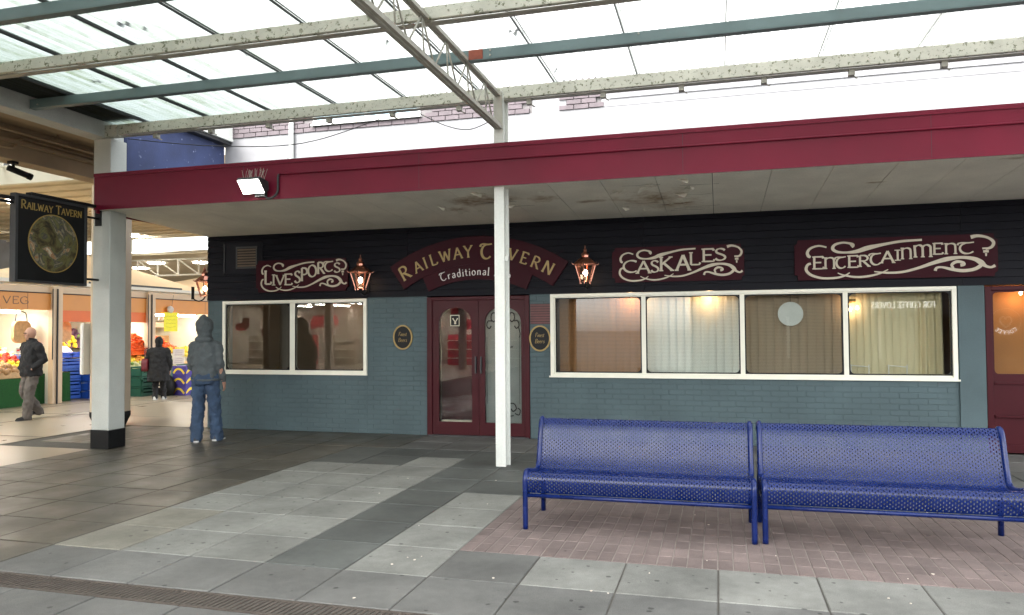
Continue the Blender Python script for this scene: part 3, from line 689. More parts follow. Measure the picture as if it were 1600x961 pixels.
for k in range(len(xs)-1):
    a, b = xs[k]+.0035, xs[k+1]-.0035
    if b-a < .03: continue
    rot_ = -1.93 < (a+b)/2 < -.05 or -3.9 < (a+b)/2 < -2.0
    mb = MB(); y0, y1 = 8.3755, 10.70
    mb.add([(a,y0,soff(y0)),(b,y0,soff(y0)),(b,y1,soff(y1)),(a,y1,soff(y1)),(a,y0,soff(y0)+.02),(b,y0,soff(y0)+.02),(b,y1,soff(y1)+.02),(a,y1,soff(y1)+.02)], [(0,3,2,1),(4,5,6,7),(0,1,5,4),(1,2,6,5),(2,3,7,6),(3,0,4,7)])
    rel(mb.build('soffit_panel', 'soffit', ca))
rel(MB().add([(CX0+.03,8.376,soff(8.376)+.024),(CX1,8.376,soff(8.376)+.024),(CX1,10.7,soff(10.7)+.024),(CX0+.03,10.7,soff(10.7)+.024)], [(0,1,2,3)]).build('backing', 'black', ca, fix=False))
random.seed(5)
for k in range(26):
    c = random.choice([(-3.0,9.2,.7,.5),(-.7,9.4,.6,.8),(-.7,9.0,.6,.5),(-2.6,8.7,.6,.2)]); x = c[0]+random.uniform(-1,1)*c[2]; y = c[1]+random.uniform(-1,1)*c[3]
    s = random.uniform(.025,.085); a = random.uniform(0, 6.3); z = soff(y)-.004; dx, dy = math.cos(a)*s, math.sin(a)*s
    mb = MB(); h = random.uniform(.3,.9)*s
    mb.add([(x-dy,y+dx,z),(x+dy,y-dx,z),(x+dx*1.2+dy*.5,y+dy*1.2,z-h*.6),(x+dx*1.1-dy*.6,y+dy*1.1,z-h),(x-dy,y+dx,z+.002),(x+dy,y-dx,z+.002),(x+dx*1.2+dy*.5,y+dy*1.2,z-h*.6+.003),(x+dx*1.1-dy*.6,y+dy*1.1,z-h+.003)], [(0,3,2,1),(4,5,6,7),(0,1,5,4),(1,2,6,5),(2,3,7,6),(3,0,4,7)])
    rel(mb.build('paint_flake', 'flake', ca))
cr_ = MB()
for k in range(11):
    x, y = (random.uniform(-1.3,-.1), random.uniform(8.7,10.4)) if k < 8 else (random.uniform(-3.4,-2.4), random.uniform(8.8,9.6))
    P = [(x+q*.09+random.uniform(-.01,.01), y+random.uniform(-.025,.025)) for q in range(6)]
    cr_.ribbon(P, [.008*random.uniform(.4,1.3) for _ in P], lambda a, b, d: (a, b, soff(b)-d), .0031, .0036)
rel(cr_.build('cracks', 'black', ca, kind='stuff'))
# bird spikes on the canopy deck
sp = MB()
for k in range(150):
    x = -7.9+k*.06; y = 10.55
    sp.tube([(x,y,3.73),(x+random.uniform(-.05,.05),y+random.uniform(-.05,.05),4.3)], .0025, 3)
rel(sp.build('bird_spikes', 'truss', ca, kind='stuff'))
# floodlight
fd = empty('floodlight', 'lit white floodlight with bird spikes fixed on the maroon fascia', 'floodlight', loc=(-5.66, 8.34, 3.45))
def tiltbox(mb, x0, x1, pts): # pts: (y,z) outline
    return mb.prism(pts, lambda y, z, d: (d, y, z), x0, x1)
tiltbox(MB(), -.16, .16, [(-.24,.06),(-.22,.09),(-.03,.06),(-.02,-.05),(-.1,-.1)]).build('housing', 'dark_metal', fd, bevel=.006)
MB().add([(-.148,-.238,.05),(.148,-.238,.05),(.148,-.108,-.097),(-.148,-.108,-.097)], [(0,1,2,3)]).prism([(-.148,0),(.148,0),(.148,.19),(-.148,.19)], lambda x, t, d: (x, -.2425+t*.66, .052-t*.76-d), .0, .006).build('lens', 'flood_lens', fd)
MB().tube(cr([(.1,-.03,-.1),(.16,-.05,-.16),(.24,-.04,-.14),(.28,-.012,-.06),(.28,-.008,.1),(.29,-.006,.15)], 5), .014, 8).box(-.02,.12,-.06,0,-.13,-.06).build('bracket', 'dark_metal', fd, smooth=False)
sp = MB()
for k in range(22):
    x = -.15+k*.3/21; sp.tube([(x,-.1,.07),(x+random.uniform(-.05,.05),-.1+random.uniform(-.08,.08),.21)], .002, 3)
sp.build('bird_spikes', 'truss', fd)
# blue side wall, back wall
bl_ = empty('blue_side_wall', 'weathered blue painted side wall under a white roof edge', 'wall', loc=(-8.2, 9.8, 3.9))
rel(MB().box(-8.34,-8.10,8.756,10.93,3.74,4.775).build('wall', 'blue_wall', bl_))
rel(MB().box(-8.6,-7.93,8.6,11.05,4.83,5.16).build('roof_edge', 'white_paint', bl_, bevel=.006))
rel(MB().box(-8.58,-7.97,8.62,11.03,4.777,4.829).build('eaves_board', 'dark_metal', bl_))
bk = empty('rear_building', 'white rendered upper wall with a band of grey brick behind the canopy', 'building', loc=(-2, 11, 4))
BW = 10.94
rel(MB().box(-8.09, 14, BW, BW+.3, 3.40, 4.885).build('rendered_wall', 'render', bk))
rel(MB().box(-8.09, -2.72, BW+.012, BW+.3, 4.886, 7.0).box(-2.72, 14, BW+.02, BW+.3, 4.886, 7.0).build('brick_backing', 'mortar', bk))
rel(MB().box(-2.68, -2.15, BW, BW+.3-.29, 4.887, 6.9).box(-1.62, 14, BW-.005, BW+.01, 4.887, 6.9).box(-1.5, 4, BW-.02, BW-.0052, 5.0, 5.012).box(.4, 7, BW-.02, BW-.0052, 5.2, 5.21).build('white_panel', 'render', bk))
random.seed(3)
brm = MB().box(-.107,.107,-.03,.008,-.0325,.0325).mesh('brick'); brm.materials.append(M['brick'])
for r_ in range(9):
    for k in range(30):
        x = -8.05+k*.227+(r_ % 2)*.113; z = 4.925+r_*.076
        if x > -1.6 or (-2.72 < x < -2.15): continue
        if -6.5 < x < -4.4 and z > 4.99: continue
        o = obj('brick', brm, None, bk); o.matrix_parent_inverse = Matrix.Translation((2,-11,-4)); o.location = (x, BW+.012, z+random.uniform(-.002,.002))
wn = rel(MB().box(-6.42,-4.48,BW-.06,BW+.0,4.975,5.0).box(-6.4,-4.5,BW-.01,BW+.01,5.0,5.06).box(-6.4,-4.5,BW-.01,BW+.01,5.86,5.9).box(-6.4,-6.34,BW-.01,BW+.01,5.06,5.86).box(-4.56,-4.5,BW-.01,BW+.01,5.06,5.86).box(-5.48,-5.42,BW-.01,BW+.01,5.06,5.86).build('window', 'white_paint', bk))
MB().box(-6.34,-4.56,BW+.001,BW+.006,5.06,5.86).build('pane', mat('sky_blue_pane', (.35,.5,.55), .12, .05, 3), wn)
rel(MB().tube([(-6.78,BW-.05,3.83),(-6.78,BW-.05,6.5)], .04, 10).build('downpipe', 'white_paint', bk, smooth=True))

# ================================================================== TAVERN
tv = empty('tavern', 'single-storey tavern with teal painted brick, dark blue boarding and cream windows', 'pub', loc=(-2.5, 10.8, 0))
TX0, TX1 = -8.235, 9.0
# openings: x0,x1,z0,z1
WL = (-7.93, -5.31, .915, 2.105); WR = (-2.365, 2.93, .915, 2.115); DO = (-4.30, -2.685, 0, 2.105); RD = (3.25, 4.25, 0, 2.105)
def wallboxes(mb, y0, y1):
    mb.box(TX0, WL[0], y0, y1, 0, 2.12); mb.box(WL[0], WL[1], y0, y1, 0, WL[2])
    mb.box(WL[1], DO[0], y0, y1, 0, 2.12); mb.box(DO[1], WR[0], y0, y1, 0, 2.12)
    mb.box(WR[0], WR[1], y0, y1, 0, WR[2]); mb.box(WR[1], RD[0], y0, y1, 0, 2.12); mb.box(RD[1], TX1, y0, y1, 0, 2.12)
    return mb
wb = MB(); wallboxes(wb, WY+.0042, WY+.24)
rel(wb.build('wall', 'teal', tv))
rel(MB().box(TX0, TX1, WY+.02, WY+.24, 2.121, 3.4).box(TX0, TX0+.1, WY+.241, 14.5, 0, 3.4).build('upper_wall', 'navy', tv))
random.seed(11)
br = MB()
def bricks(x0, x1, z0, z1):
    row = 0; z = z0
    while z < z1-.01:
        zt = min(z+.069, z1); x = x0-(.1125 if row % 2 else 0)
        while x < x1:
            a, b = max(x, x0), min(x+.219, x1)
            if b-a > .015:
                d = random.uniform(-.0012, .0012)
                br.add([(a-.001,WY+.0045,z-.001),(b+.001,WY+.0045,z-.001),(b+.001,WY+.0045,zt+.001),(a-.001,WY+.0045,zt+.001),(a+.004,WY+d,z+.004),(b-.004,WY+d,z+.004),(b-.004,WY+d,zt-.004),(a+.004,WY+d,zt-.004)], [(4,5,6,7),(0,1,5,4),(1,2,6,5),(2,3,7,6),(3,0,4,7)])
            x += .225
        z += .075; row += 1
bricks(TX0, WL[0], 0, 2.12); bricks(WL[0], WL[1], 0, WL[2]); bricks(WL[1], DO[0], 0, 2.12); bricks(DO[1], WR[0], 0, 2.12); bricks(WR[0], WR[1], 0, WR[2])
rel(br.build('painted_bricks', 'teal', tv, kind='stuff', fix=False))
rel(MB().box(2.945, 3.245, WY-.03, WY+.0059, 0, 2.118).build('pilaster', 'teal', tv, bevel=.004))
# dark boarding, one plank after another
zb = 2.122
for k in range(11):
    h = .1
    for a, b in ((TX0, -4.62), (-4.616, -1.0), (-.996, 3.0), (3.004, TX1)):
        mb = MB(); z1 = zb+h-.004
        if z1 > 3.20: z1 = 3.20
        mb.add([(a,WY-.022,zb),(b,WY-.022,zb),(b,WY-.008,z1),(a,WY-.008,z1),(a,WY+.018,zb),(b,WY+.018,zb),(b,WY+.018,z1),(a,WY+.018,z1)], [(0,1,2,3),(4,7,6,5),(0,4,5,1),(2,6,7,3),(0,3,7,4),(1,5,6,2)])
        rel(mb.build('plank', 'navy', tv))
    zb += h
# windows
def window(rect, panes, zb_, zt_):
    x0, x1, z0, z1 = rect
    mb = MB()
    xs_ = [x0+.055]+[(panes[i][1]+panes[i+1][0])/2 for i in range(len(panes)-1)]+[x1-.055]
    for i, (a, b) in enumerate(panes):
        hole_plate(mb, (xs_[i]+.001, xs_[i+1]-.001, z0+.04, z1-.045), rrect(a, b, zb_, zt_, .06), wall_fn, -.03, .012)
    mb.box(x0, x1, WY-.034, WY+.03, z0-.001, z0+.039).box(x0, x1, WY-.034, WY+.03, z1-.044, z1).box(x0, x0+.054, WY-.034, WY+.03, z0+.0395, z1-.0445).box(x1-.054, x1, WY-.034, WY+.03, z0+.0395, z1-.0445)
    wnd = rel(mb.build('window', 'cream', tv, bevel=.004))
    for a, b in panes:
        MB().box(a-.02, b+.02, WY+.008, WY+.012, zb_-.02, zt_+.02).build('pane', 'glass', wnd)
        ga = MB(); hole_plate(ga, (a-.012, b+.012, zb_-.012, zt_+.012), rrect(a+.004, b-.004, zb_+.004, zt_-.004, .058), wall_fn, -.008, .0135)
        ga.build('gasket', 'black', wnd)
    for i in range(len(panes)-1):
        x = xs_[i+1]; MB().box(x-.006, x+.006, WY-.016, WY-.0122, z0+.041, z1-.046).build('mullion_bead', 'cream', wnd)
    MB().box(x0-.02, x1+.02, WY-.05, WY-.0342, z0-.012, z0+.012).build('sill', 'cream', wnd)
    return wnd
LP = [(-7.86, -6.69), (-6.57, -5.37)]; RP = [(-2.28, -1.06), (-.975, .275), (.36, 1.58), (1.665, 2.86)]
window(WL, LP, .985, 2.04); window(WR, RP, .985, 2.045)
# interior rooms (dim, brown)
M['room'] = mat('brown_room_wall', (.14, .085, .045), .8, .2, 3)
M['room_dark'] = mat('dim_room_wall', (.13, .095, .065), .8, .2, 3)
rel(MB().box(TX0+.1, -4.5, 12.6, 12.65, 0, 3).box(TX0+.101, TX0+.14, WY+.25, 12.6, 0, 3).box(TX0+.1, TX1, WY+.242, 14, 2.6, 2.65).box(TX0+.1, TX1, WY+.242, 14, -.02, .012).box(-4.55, -4.5, WY+.25, 12.6, 0, 2.6).build('room', 'room_dark', tv))
rel(MB().box(-2.4, -2.35, WY+.25, 12.4, 0.012, 2.6).box(-4.45, TX1, 12.4, 12.45, .012, 2.6).box(3.0, 3.05, WY+.25, 12.4, .012, 2.6).box(-4.499, -4.45, WY+.25, 12.4, .012, 2.6).build('partition', 'room', tv))
# double doors
dr_ = rel(MB().box(DO[0], DO[0]+.085, WY-.03, WY+.1, 0, 2.105).box(DO[1]-.07, DO[1], WY-.03, WY+.1, 0, 2.105).box(DO[0]+.0852, DO[1]-.0702, WY-.03, WY+.1, 2.05, 2.105).build('door_frame', 'maroon_door', tv, bevel=.006))
rel(MB().box(DO[0]+.02, DO[1]-.02, WY-.045, WY+.1, .0, .018).build('threshold', 'dark_metal', tv))
def arch_hole(a, b, z0, z1, rise):
    P = [(a, z0), (b, z0)]; cx = (a+b)/2; rx = (b-a)/2
    P += [(cx+rx*math.cos(R(t)), z1-rise+rise*math.sin(R(t))**.8) for t in range(0, 181, 9)]
    return P
for di, (a, b, ga, gb) in enumerate(((DO[0]+.0855, -3.476, -4.115, -3.585), (-3.472, DO[1]-.0705, -3.38, -2.815))):
    mb = MB(); hole_plate(mb, (a, b, .02, 2.048), arch_hole(ga, gb, .215, 1.94, .26), wall_fn, -.04, .006)
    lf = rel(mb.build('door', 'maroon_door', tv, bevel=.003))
    MB().box(ga-.03, gb+.03, WY+.012, WY+.016, .19, 1.97).build('pane', 'glass', lf)
    bd = MB(); hole_plate(bd, (ga-.02, gb+.02, .195, 1.96), arch_hole(ga+.008, gb-.008, .223, 1.93, .255), lambda x, z, d: (x, WY-d, z), -.009, -.007); 
    if di == 0:
        MB().box(-3.93,-3.78,WY+.006,WY+.0105,1.66,1.83).build('plaque', 'black', lf)
        q = MB(); hole_plate(q, (-3.93,-3.78,1.66,1.83), rrect(-3.918,-3.792,1.672,1.818,.01,2), wall_fn, -.0059, -.0045)
        q.ribbon([(-3.89,1.78),(-3.85,1.72),(-3.81,1.78)], [.02]*3, wall_fn, -.0059, -.005).ribbon([(-3.85,1.72),(-3.85,1.69)], [.03]*2, wall_fn, -.0059, -.0048).build('plaque_emblem', 'sign_cream', lf)
    else:
        et = MB()
        def S(pts, wd): 
            p = [(v.x, v.y) for v in cr([(x_, y_, 0) for x_, y_ in pts], 6)]; et.ribbon(p, [wd]*len(p), wall_fn, -.0115, -.0105)
        S([(-3.0,1.78),(-2.98,1.85),(-2.93,1.84),(-2.92,1.76),(-2.96,1.72),(-2.99,1.75)], .018); S([(-2.93,1.73),(-2.87,1.73),(-2.85,1.66),(-2.89,1.62),(-2.92,1.66)], .018); S([(-2.86,1.64),(-2.835,1.55),(-2.845,1.48)], .014)
        S([(-3.2,1.78),(-3.22,1.85),(-3.27,1.84),(-3.28,1.76),(-3.24,1.72),(-3.21,1.75)], .018); S([(-3.27,1.73),(-3.33,1.73),(-3.35,1.66),(-3.31,1.62),(-3.28,1.66)], .018)
        S([(-3.05,.42),(-3.0,.5),(-2.93,.5),(-2.9,.43),(-2.95,.39),(-2.98,.43)], .018); S([(-2.92,.36),(-2.86,.34),(-2.84,.41),(-2.88,.44)], .016); S([(-3.05,.36),(-3.0,.32),(-2.94,.33)], .016)
        et.ribbon([(-2.845,.5),(-2.845,1.5)], [.006]*2, wall_fn, -.0115, -.0105).ribbon([(-3.35,.5),(-3.35,1.5)], [.006]*2, wall_fn, -.0115, -.0105)
        text_line(et, 'bar', -3.02, 1.33, .05, lambda x, z, d: wall_fn(x, z, d-.0145), .16)
        et.build('etching', 'black', lf)
        M['frost'] = mat('frosted_glass_film', (.2, .22, .22), .5, .1, 4)
        rel(MB().box(-3.42,-2.78,WY+.09,WY+.1,.12,2.0).build('frosted_screen', 'frost', tv))
    MB().box((b-.05 if di == 0 else a+.03), (b-.03 if di == 0 else a+.05), WY-.045, WY-.0062, .95, 1.2).build('handle', 'dark_metal', lf)
rel(MB().box(-4.19,-3.48,WY+.3,WY+.32,.05,2.04).build('lobby_screen', 'maroon_door', tv))
rel(MB().box(-4.08,-3.6,WY+.02,WY+.12,.19,.235).build('letter_ledge', 'card', tv))
# louvred panel beside door
lv = empty('louvred_panel', 'small reddish brown slatted panel between door and wide window', 'panel', loc=(-2.52, WY, 1.83))
mb = MB().box(-.15,.15,-.008,.005,-.15,.15); mb.build('backing', 'black', lv)
M['red_slat'] = mat('red_brown_slat', (.13, .05, .05), .6, .2, 10)
for k in range(8): MB().box(-.148,.148,-.02,-.0081,-.146+k*.037,-.146+k*.037+.03).build('slat', 'red_slat', lv)
# right-hand red door
d2 = MB(); hole_plate(d2, (RD[0]+.07, RD[1]-.07, .02, 2.05), rrect(3.345, 4.155, 1.0, 2.03, .05), wall_fn, -.04, .004)
lf = rel(d2.build('door', 'maroon_door', tv, bevel=.003))
rel(MB().box(RD[0], RD[0]+.0695, WY-.03, WY+.1, 0, 2.105).box(RD[1]-.0695, RD[1], WY-.03, WY+.1, 0, 2.105).box(RD[0]+.07, RD[1]-.07, WY-.03, WY+.1, 2.0505, 2.105).build('door_frame', 'maroon_door', tv, bevel=.006))
MB().box(3.32, 4.18, WY+.012, WY+.016, .98, 2.045).build('pane', 'glass', lf)
MB().box(3.34, 4.16, WY-.03, WY-.0042, .87, .9).box(3.33, 4.17, WY-.045, WY-.0042, .455, .485).build('rail', 'maroon_door', lf, bevel=.004)
MB().box(3.34, 4.16, WY-.018, WY-.0042, .02, .12).build('kickboard', 'maroon_door', lf)
M['amber'] = mat('amber_blind', (.42, .17, .05), .7, .12, 2)
rel(MB().box(3.3, 4.2, WY+.3, WY+.31, .1, 2.3).build('door_blind', 'amber', tv))
# recessed vent on the boarding
vt = empty('wall_vent', 'dark square vent in a recessed panel left of the live sports sign', 'vent', loc=(-7.47, WY-.022, 2.82))
MB().box(-.46,.3,-.006,.012,-.27,.26).build('panel', 'navy', vt, bevel=.004)
q = MB(); hole_plate(q, (-.2,.2,-.18,.18), rrect(-.175,.175,-.155,.155,.005,2), lambda x, z, d: (x, -d, z), .0065, .02); q.build('vent_frame', 'dark_metal', vt)
for k in range(7): MB().box(-.174,.174,-.016,-.0066,-.15+k*.044,-.15+k*.044+.028).build('slat', 'room_dark', vt)
MB().box(-.43,-.415,-.02,-.0065,-.24,.23).build('batten', 'dark_metal', vt)

# blinds and curtains behind the wide window
def blind(name, label, cat, x0, x1, mt, n, y=10.99, wob=0., z0=.93, z1=2.12):
    t = empty(name, label, cat, loc=((x0+x1)/2, y, z0)); wd = (x1-x0)/n
    for k in range(n):
        c = -(x1-x0)/2+(k+.5)*wd; a = random.uniform(-.1, .1)+.12; hx = wd*.53
        vs = []
        for q in range(5):
            u = -1+q*.5; bow = .006*(1-u*u); xx = c+u*hx*math.cos(a); yy = u*hx*math.sin(a)-bow+random.uniform(-wob, wob)
            vs += [(xx, yy, 0), (xx, yy, z1-z0)]
        o = obj('slat', MB().add(vs, [(2*q, 2*q+2, 2*q+3, 2*q+1) for q in range(4)]).mesh('slat'), mt, t, smooth=True)
    MB().box(-(x1-x0)/2, (x1-x0)/2, -.03, .03, z1-z0, z1-z0+.05).build('headrail', 'card', t)
    return t
def cloth(name, c, trans=.35, weave=0.):
    m_ = bpy.data.materials.new(name); m_.use_nodes = True; n_ = m_.node_tree; N_ = n_.nodes; L_2 = n_.links
    b_ = N_['Principled BSDF']; b_.inputs['Roughness'].default_value = .9
    g_ = N_.new('ShaderNodeNewGeometry'); wv = N_.new('ShaderNodeTexWave'); wv.bands_direction = 'Z'; wv.inputs['Scale'].default_value = 16; wv.inputs['Distortion'].default_value = .6; wv.inputs['Detail'].default_value = 2
    L_2.new(g_.outputs['Position'], wv.inputs['Vector'])
    mr = N_.new('ShaderNodeMapRange'); mr.inputs[3].default_value = 1-weave; mr.inputs[4].default_value = 1; L_2.new(wv.outputs['Fac'], mr.inputs[0])
    vm = N_.new('ShaderNodeVectorMath'); vm.operation = 'SCALE'; vm.inputs[0].default_value = c; L_2.new(mr.outputs[0], vm.inputs['Scale']); L_2.new(vm.outputs[0], b_.inputs['Base Color'])
    tl_ = N_.new('ShaderNodeBsdfTranslucent'); L_2.new(vm.outputs[0], tl_.inputs[0])
    mx_ = N_.new('ShaderNodeMixShader'); mx_.inputs[0].default_value = trans; L_2.new(b_.outputs[0], mx_.inputs[1]); L_2.new(tl_.outputs[0], mx_.inputs[2]); L_2.new(mx_.outputs[0], N_['Material Output'].inputs[0])
    M[name] = m_; return m_
cloth('brown_blind', (.42, .2, .085), .15, .4); cloth('net_curtain', (.9, .91, .87), .1, .25); cloth('taupe_blind', (.44, .34, .25), .15, .25); cloth('cream_curtain', (.78, .68, .46), .12, .1)
random.seed(21)
blind('vertical_blind', 'brown vertical blind in the leftmost pane of the wide window', 'blind', -2.29, -1.02, 'brown_blind', 12)
blind('vertical_blind', 'pale net blind in the second pane of the wide window', 'blind', -1.0, .3, 'net_curtain', 12)
blind('vertical_blind', 'taupe vertical blind in the third pane of the wide window', 'blind', .33, 1.61, 'taupe_blind', 12)
blind('vertical_blind', 'cream vertical blind in the rightmost pane of the wide window', 'blind', 1.63, 2.6, 'cream_curtain', 11)
def curtain(label, x0, x1, mt, y=10.96, folds=3, amp=.035):
    t = empty('curtain', label, 'curtain', loc=((x0+x1)/2, y, .93)); n = folds*12; vs = []
    for k in range(n+1):
        u = k/n; x = (u-.5)*(x1-x0)
        for z, s in ((0, 1.), (.6, .9), (1.18, .7)): vs.append((x*(1 if z else 1.04), math.sin(u*folds*2*math.pi)*amp*s, z))
    MB().add(vs, [(3*k+j, 3*k+3+j, 3*k+4+j, 3*k+1+j) for k in range(n) for j in (0, 1)]).build('drape', mt, t, smooth=True, fix=False)
    return t
curtain('folded cream curtain at the right end of the wide window', 2.56, 2.84, 'cream_curtain')
curtain('narrow brown curtain at the left edge of the wide window', -2.16, -2.03, 'brown_blind', folds=1, amp=.02)
# small table stands / chair backs inside the right pane
for lx in (1.82, 2.28):
    cb = empty('chair_back', 'thin white metal chair back low in the rightmost pane, %s one' % ('left' if lx < 2 else 'right'), 'chair', loc=(lx, 10.9, 0))
    MB().tube([(-.11,0,.02),(-.11,0,1.1)], .008, 6).build('upright', 'white_letter', cb); MB().tube([(.11,0,.02),(.11,0,1.1)], .008, 6).build('upright', 'white_letter', cb); MB().tube([(-.12,0,1.09),(.12,0,1.07)], .008, 6).build('top_rail', 'white_letter', cb)
# warm lamps inside
def lamp(name, label, loc, power, r=.03, col=(1, .55, .22), bulbs=((0,0,0),)):
    t = empty(name, label, 'lamp', loc=loc)
    for b in bulbs:
        MB().ell(b, .018, .018, .026).build('bulb', 'bulb', t, smooth=True)
    mb = MB(); mb.lathe((0,0,.03), [(.03,0),(.045,.02),(.045,.05)], 12); mb.build('fitting', 'gold', t)
    ld = bpy.data.lights.new('lamp_light', 'POINT'); ld.energy = power; ld.color = col; ld.shadow_soft_size = r
    lo = bpy.data.objects.new('lamp_light', ld); COL.objects.link(lo); lo.parent = t; lo.location = (0, -.02, -.04)
    return t
lamp('ceiling_lamp', 'small warm lamp glowing at the top of the leftmost wide pane', (-1.22, 10.86, 2.09), .75)
lamp('ceiling_lamp', 'small warm lamp glowing at the top of the second wide pane', (-.12, 10.86, 2.09), .75)
lamp('wall_lamp', 'twin candle wall lamp glowing at the left of the rightmost pane', (1.74, 10.91, 1.9), .3, bulbs=((-.03,-.02,-.06),(.06,-.02,-.04)))
lamp('room_lamp', 'warm lamp behind the amber door blind', (3.7, 10.83, 2.02), .7)
ld = bpy.data.lights.new('lamp_light', 'POINT'); ld.energy = 2.2; ld.color = (1, .7, .45); ld.shadow_soft_size = .1
pl = empty('pendant_lamp', 'dim pendant lamp inside the room behind the left window', 'lamp', loc=(-6.4, 12.0, 2.3))
lo = bpy.data.objects.new('lamp_light', ld); COL.objects.link(lo); lo.parent = pl; MB().lathe((0,0,0), [(.12,0),(.04,.12),(.01,.3)], 16).build('shade', 'gold', pl, smooth=True); lo.location = (0,0,-.06)
dk = empty('round_mirror', 'pale round frosted disc hanging in the third pane', 'mirror', loc=(.96, 10.93, 1.79))
M['disc'] = mat('pale_frosted_disc', (.62, .64, .64), .5, .08, 8)
MB().prism([(.165*math.cos(R(a)), .165*math.sin(R(a))) for a in range(0, 360, 8)], lambda x, z, d: (x, d, z), -.004, .004).build('plate', 'disc', dk)
MB().tube([(0,0,.165),(0,0,.33)], .003, 5).build('cord', 'dark_metal', dk)

# ================================================================== SIGNS
FL = {   # flourish strokes in unit sign space (u right, v up), with weights
}
def cs(x, y): return ((x-100)/1330, (590-y)/440)
FLO = [
 ([(322,237),(270,218),(215,240),(190,285),(196,325),(212,338)], [11,13,16,20,22,16]),
 ([(490,238),(500,222),(480,203),(430,192),(380,212),(364,255),(395,290),(460,300),(530,290),(600,258),(700,228),(820,200),(955,192)], [26,26,16,14,18,22,18,15,26,32,20,17,15]),
 ([(212,408),(188,425),(180,480),(215,535),(290,570),(380,570),(440,550),(476,518)], [16,18,20,18,16,15,12,7]),
 ([(395,518),(440,545),(520,566),(600,560),(680,532),(732,494)], [7,11,15,15,12,6]),
 ([(640,512),(720,528),(820,525),(920,490),(1020,440),(1110,402),(1200,388),(1280,405),(1325,445),(1352,482),(1385,498),(1412,480)], [7,14,16,18,24,30,20,26,34,20,16,20]),
 ([(1036,520),(1046,490),(1080,485),(1140,508),(1210,526),(1280,514),(1322,478),(1330,445)], [20,16,14,20,22,22,24,18]),
 ([(1152,498),(1142,462),(1172,432),(1212,440),(1218,462),(1196,468)], [14,18,20,16,20,22]),
 ([(1265,182),(1310,170),(1370,192),(1405,240),(1392,290),(1355,308)], [26,20,16,20,18,14]),
 ([(1335,302),(1375,300)], [14,12]), ([(1340,333),(1374,333)], [20,20]), ([(1357,352),(1357,382)], [16,10]),
]
def board_poly(w_, h_, c):   # notched rectangular board
    return [(0,c),(c*.5,c),(c*.6,0),(w_-c*.6,0),(w_-c*.5,c*.6),(w_,c),(w_,h_-c),(w_-c*.5,h_-c),(w_-c*.6,h_),(c*.6,h_),(c*.5,h_-c*.6),(0,h_-c)]
def wall_sign(label, x0, x1, z0, z1, letters, norm):
    w_, h_ = x1-x0, z1-z0
    t = empty('wall_sign', label, 'sign', 'maroon signs with cream scrollwork', loc=(x0, WY-.03, z0))
    f3 = lambda x, y, d: (x, -.018-d, y)
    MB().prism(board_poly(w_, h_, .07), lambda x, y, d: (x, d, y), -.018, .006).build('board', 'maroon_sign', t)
    mb = MB()
    for pts, ws in FLO:
        P = [cs(*p) for p in pts]; Q = cr([(a*w_, b*h_, k/1330*w_*.62+k/440*h_*.38*.75) for (a, b), k in zip(P, ws)], 5) if len(P) > 2 else [Vector((a*w_, b*h_, k/440*h_)) for (a, b), k in zip(P, ws)]
        _lay[0] = (_lay[0]+1) % 7
        mb.ribbon([(q.x, q.y) for q in Q], [q.z*1.25 for q in Q], f3, 0, .002+_lay[0]*.0003)
    mb.build('scrollwork', 'sign_cream', t)
    for ch, a, b, yt, yb in letters:
        (ua, vt), (ub, vb) = norm(a, yt), norm(b, yb); wd = G[ch][0]; mb = MB()
        glyph(mb, ch, lambda gx_, gy_: ((ua+(ub-ua)*gx_/wd)*w_, (vb+(vt-vb)*gy_)*h_), f3, .185, 0, .003)
        mb.build('letter', 'sign_cream', t)
    return t
wall_sign('maroon board reading LIVE SPORTS in cream beside the left lantern', -7.28, -5.62, 2.235, 2.755,
  [('L',230,330,295,475),('I',340,385,350,490),('V',395,520,360,490),('E',525,635,345,490),('S',670,755,310,465),('P',765,855,270,440),('O',865,985,235,390),('R',1000,1100,200,350),('τ',1090,1225,190,325),('S',1235,1325,215,340)], cs)
wall_sign('maroon board reading CASK ALES in cream above the wide window', -1.45, .355, 2.26, 2.755,
  [('C',480,568,230,305),('A',565,645,235,312),('S',650,700,235,308),('K',705,782,215,300),('A',805,885,205,300),('L',885,948,192,268),('E',960,1032,172,250),('S',1035,1100,172,245)], lambda x, y: ((x-410)/795, (370-y)/225))
wall_sign('maroon board reading ENTERTAINMENT in cream above the right panes', 1.0, 3.40, 2.23, 2.77,
  [('E',150,237,205,305),('η',240,332,215,305),('τ',325,412,210,305),('E',425,507,205,300),('R',510,592,205,295),('τ',590,682,190,285),('A',680,777,175,270),('I',785,827,170,252),('η',832,917,155,242),('μ',925,1062,135,230),('E',1070,1142,125,212),('η',1155,1247,130,212),('τ',1250,1370,125,215)], lambda x, y: ((x-5)/1530, (400-y)/340))
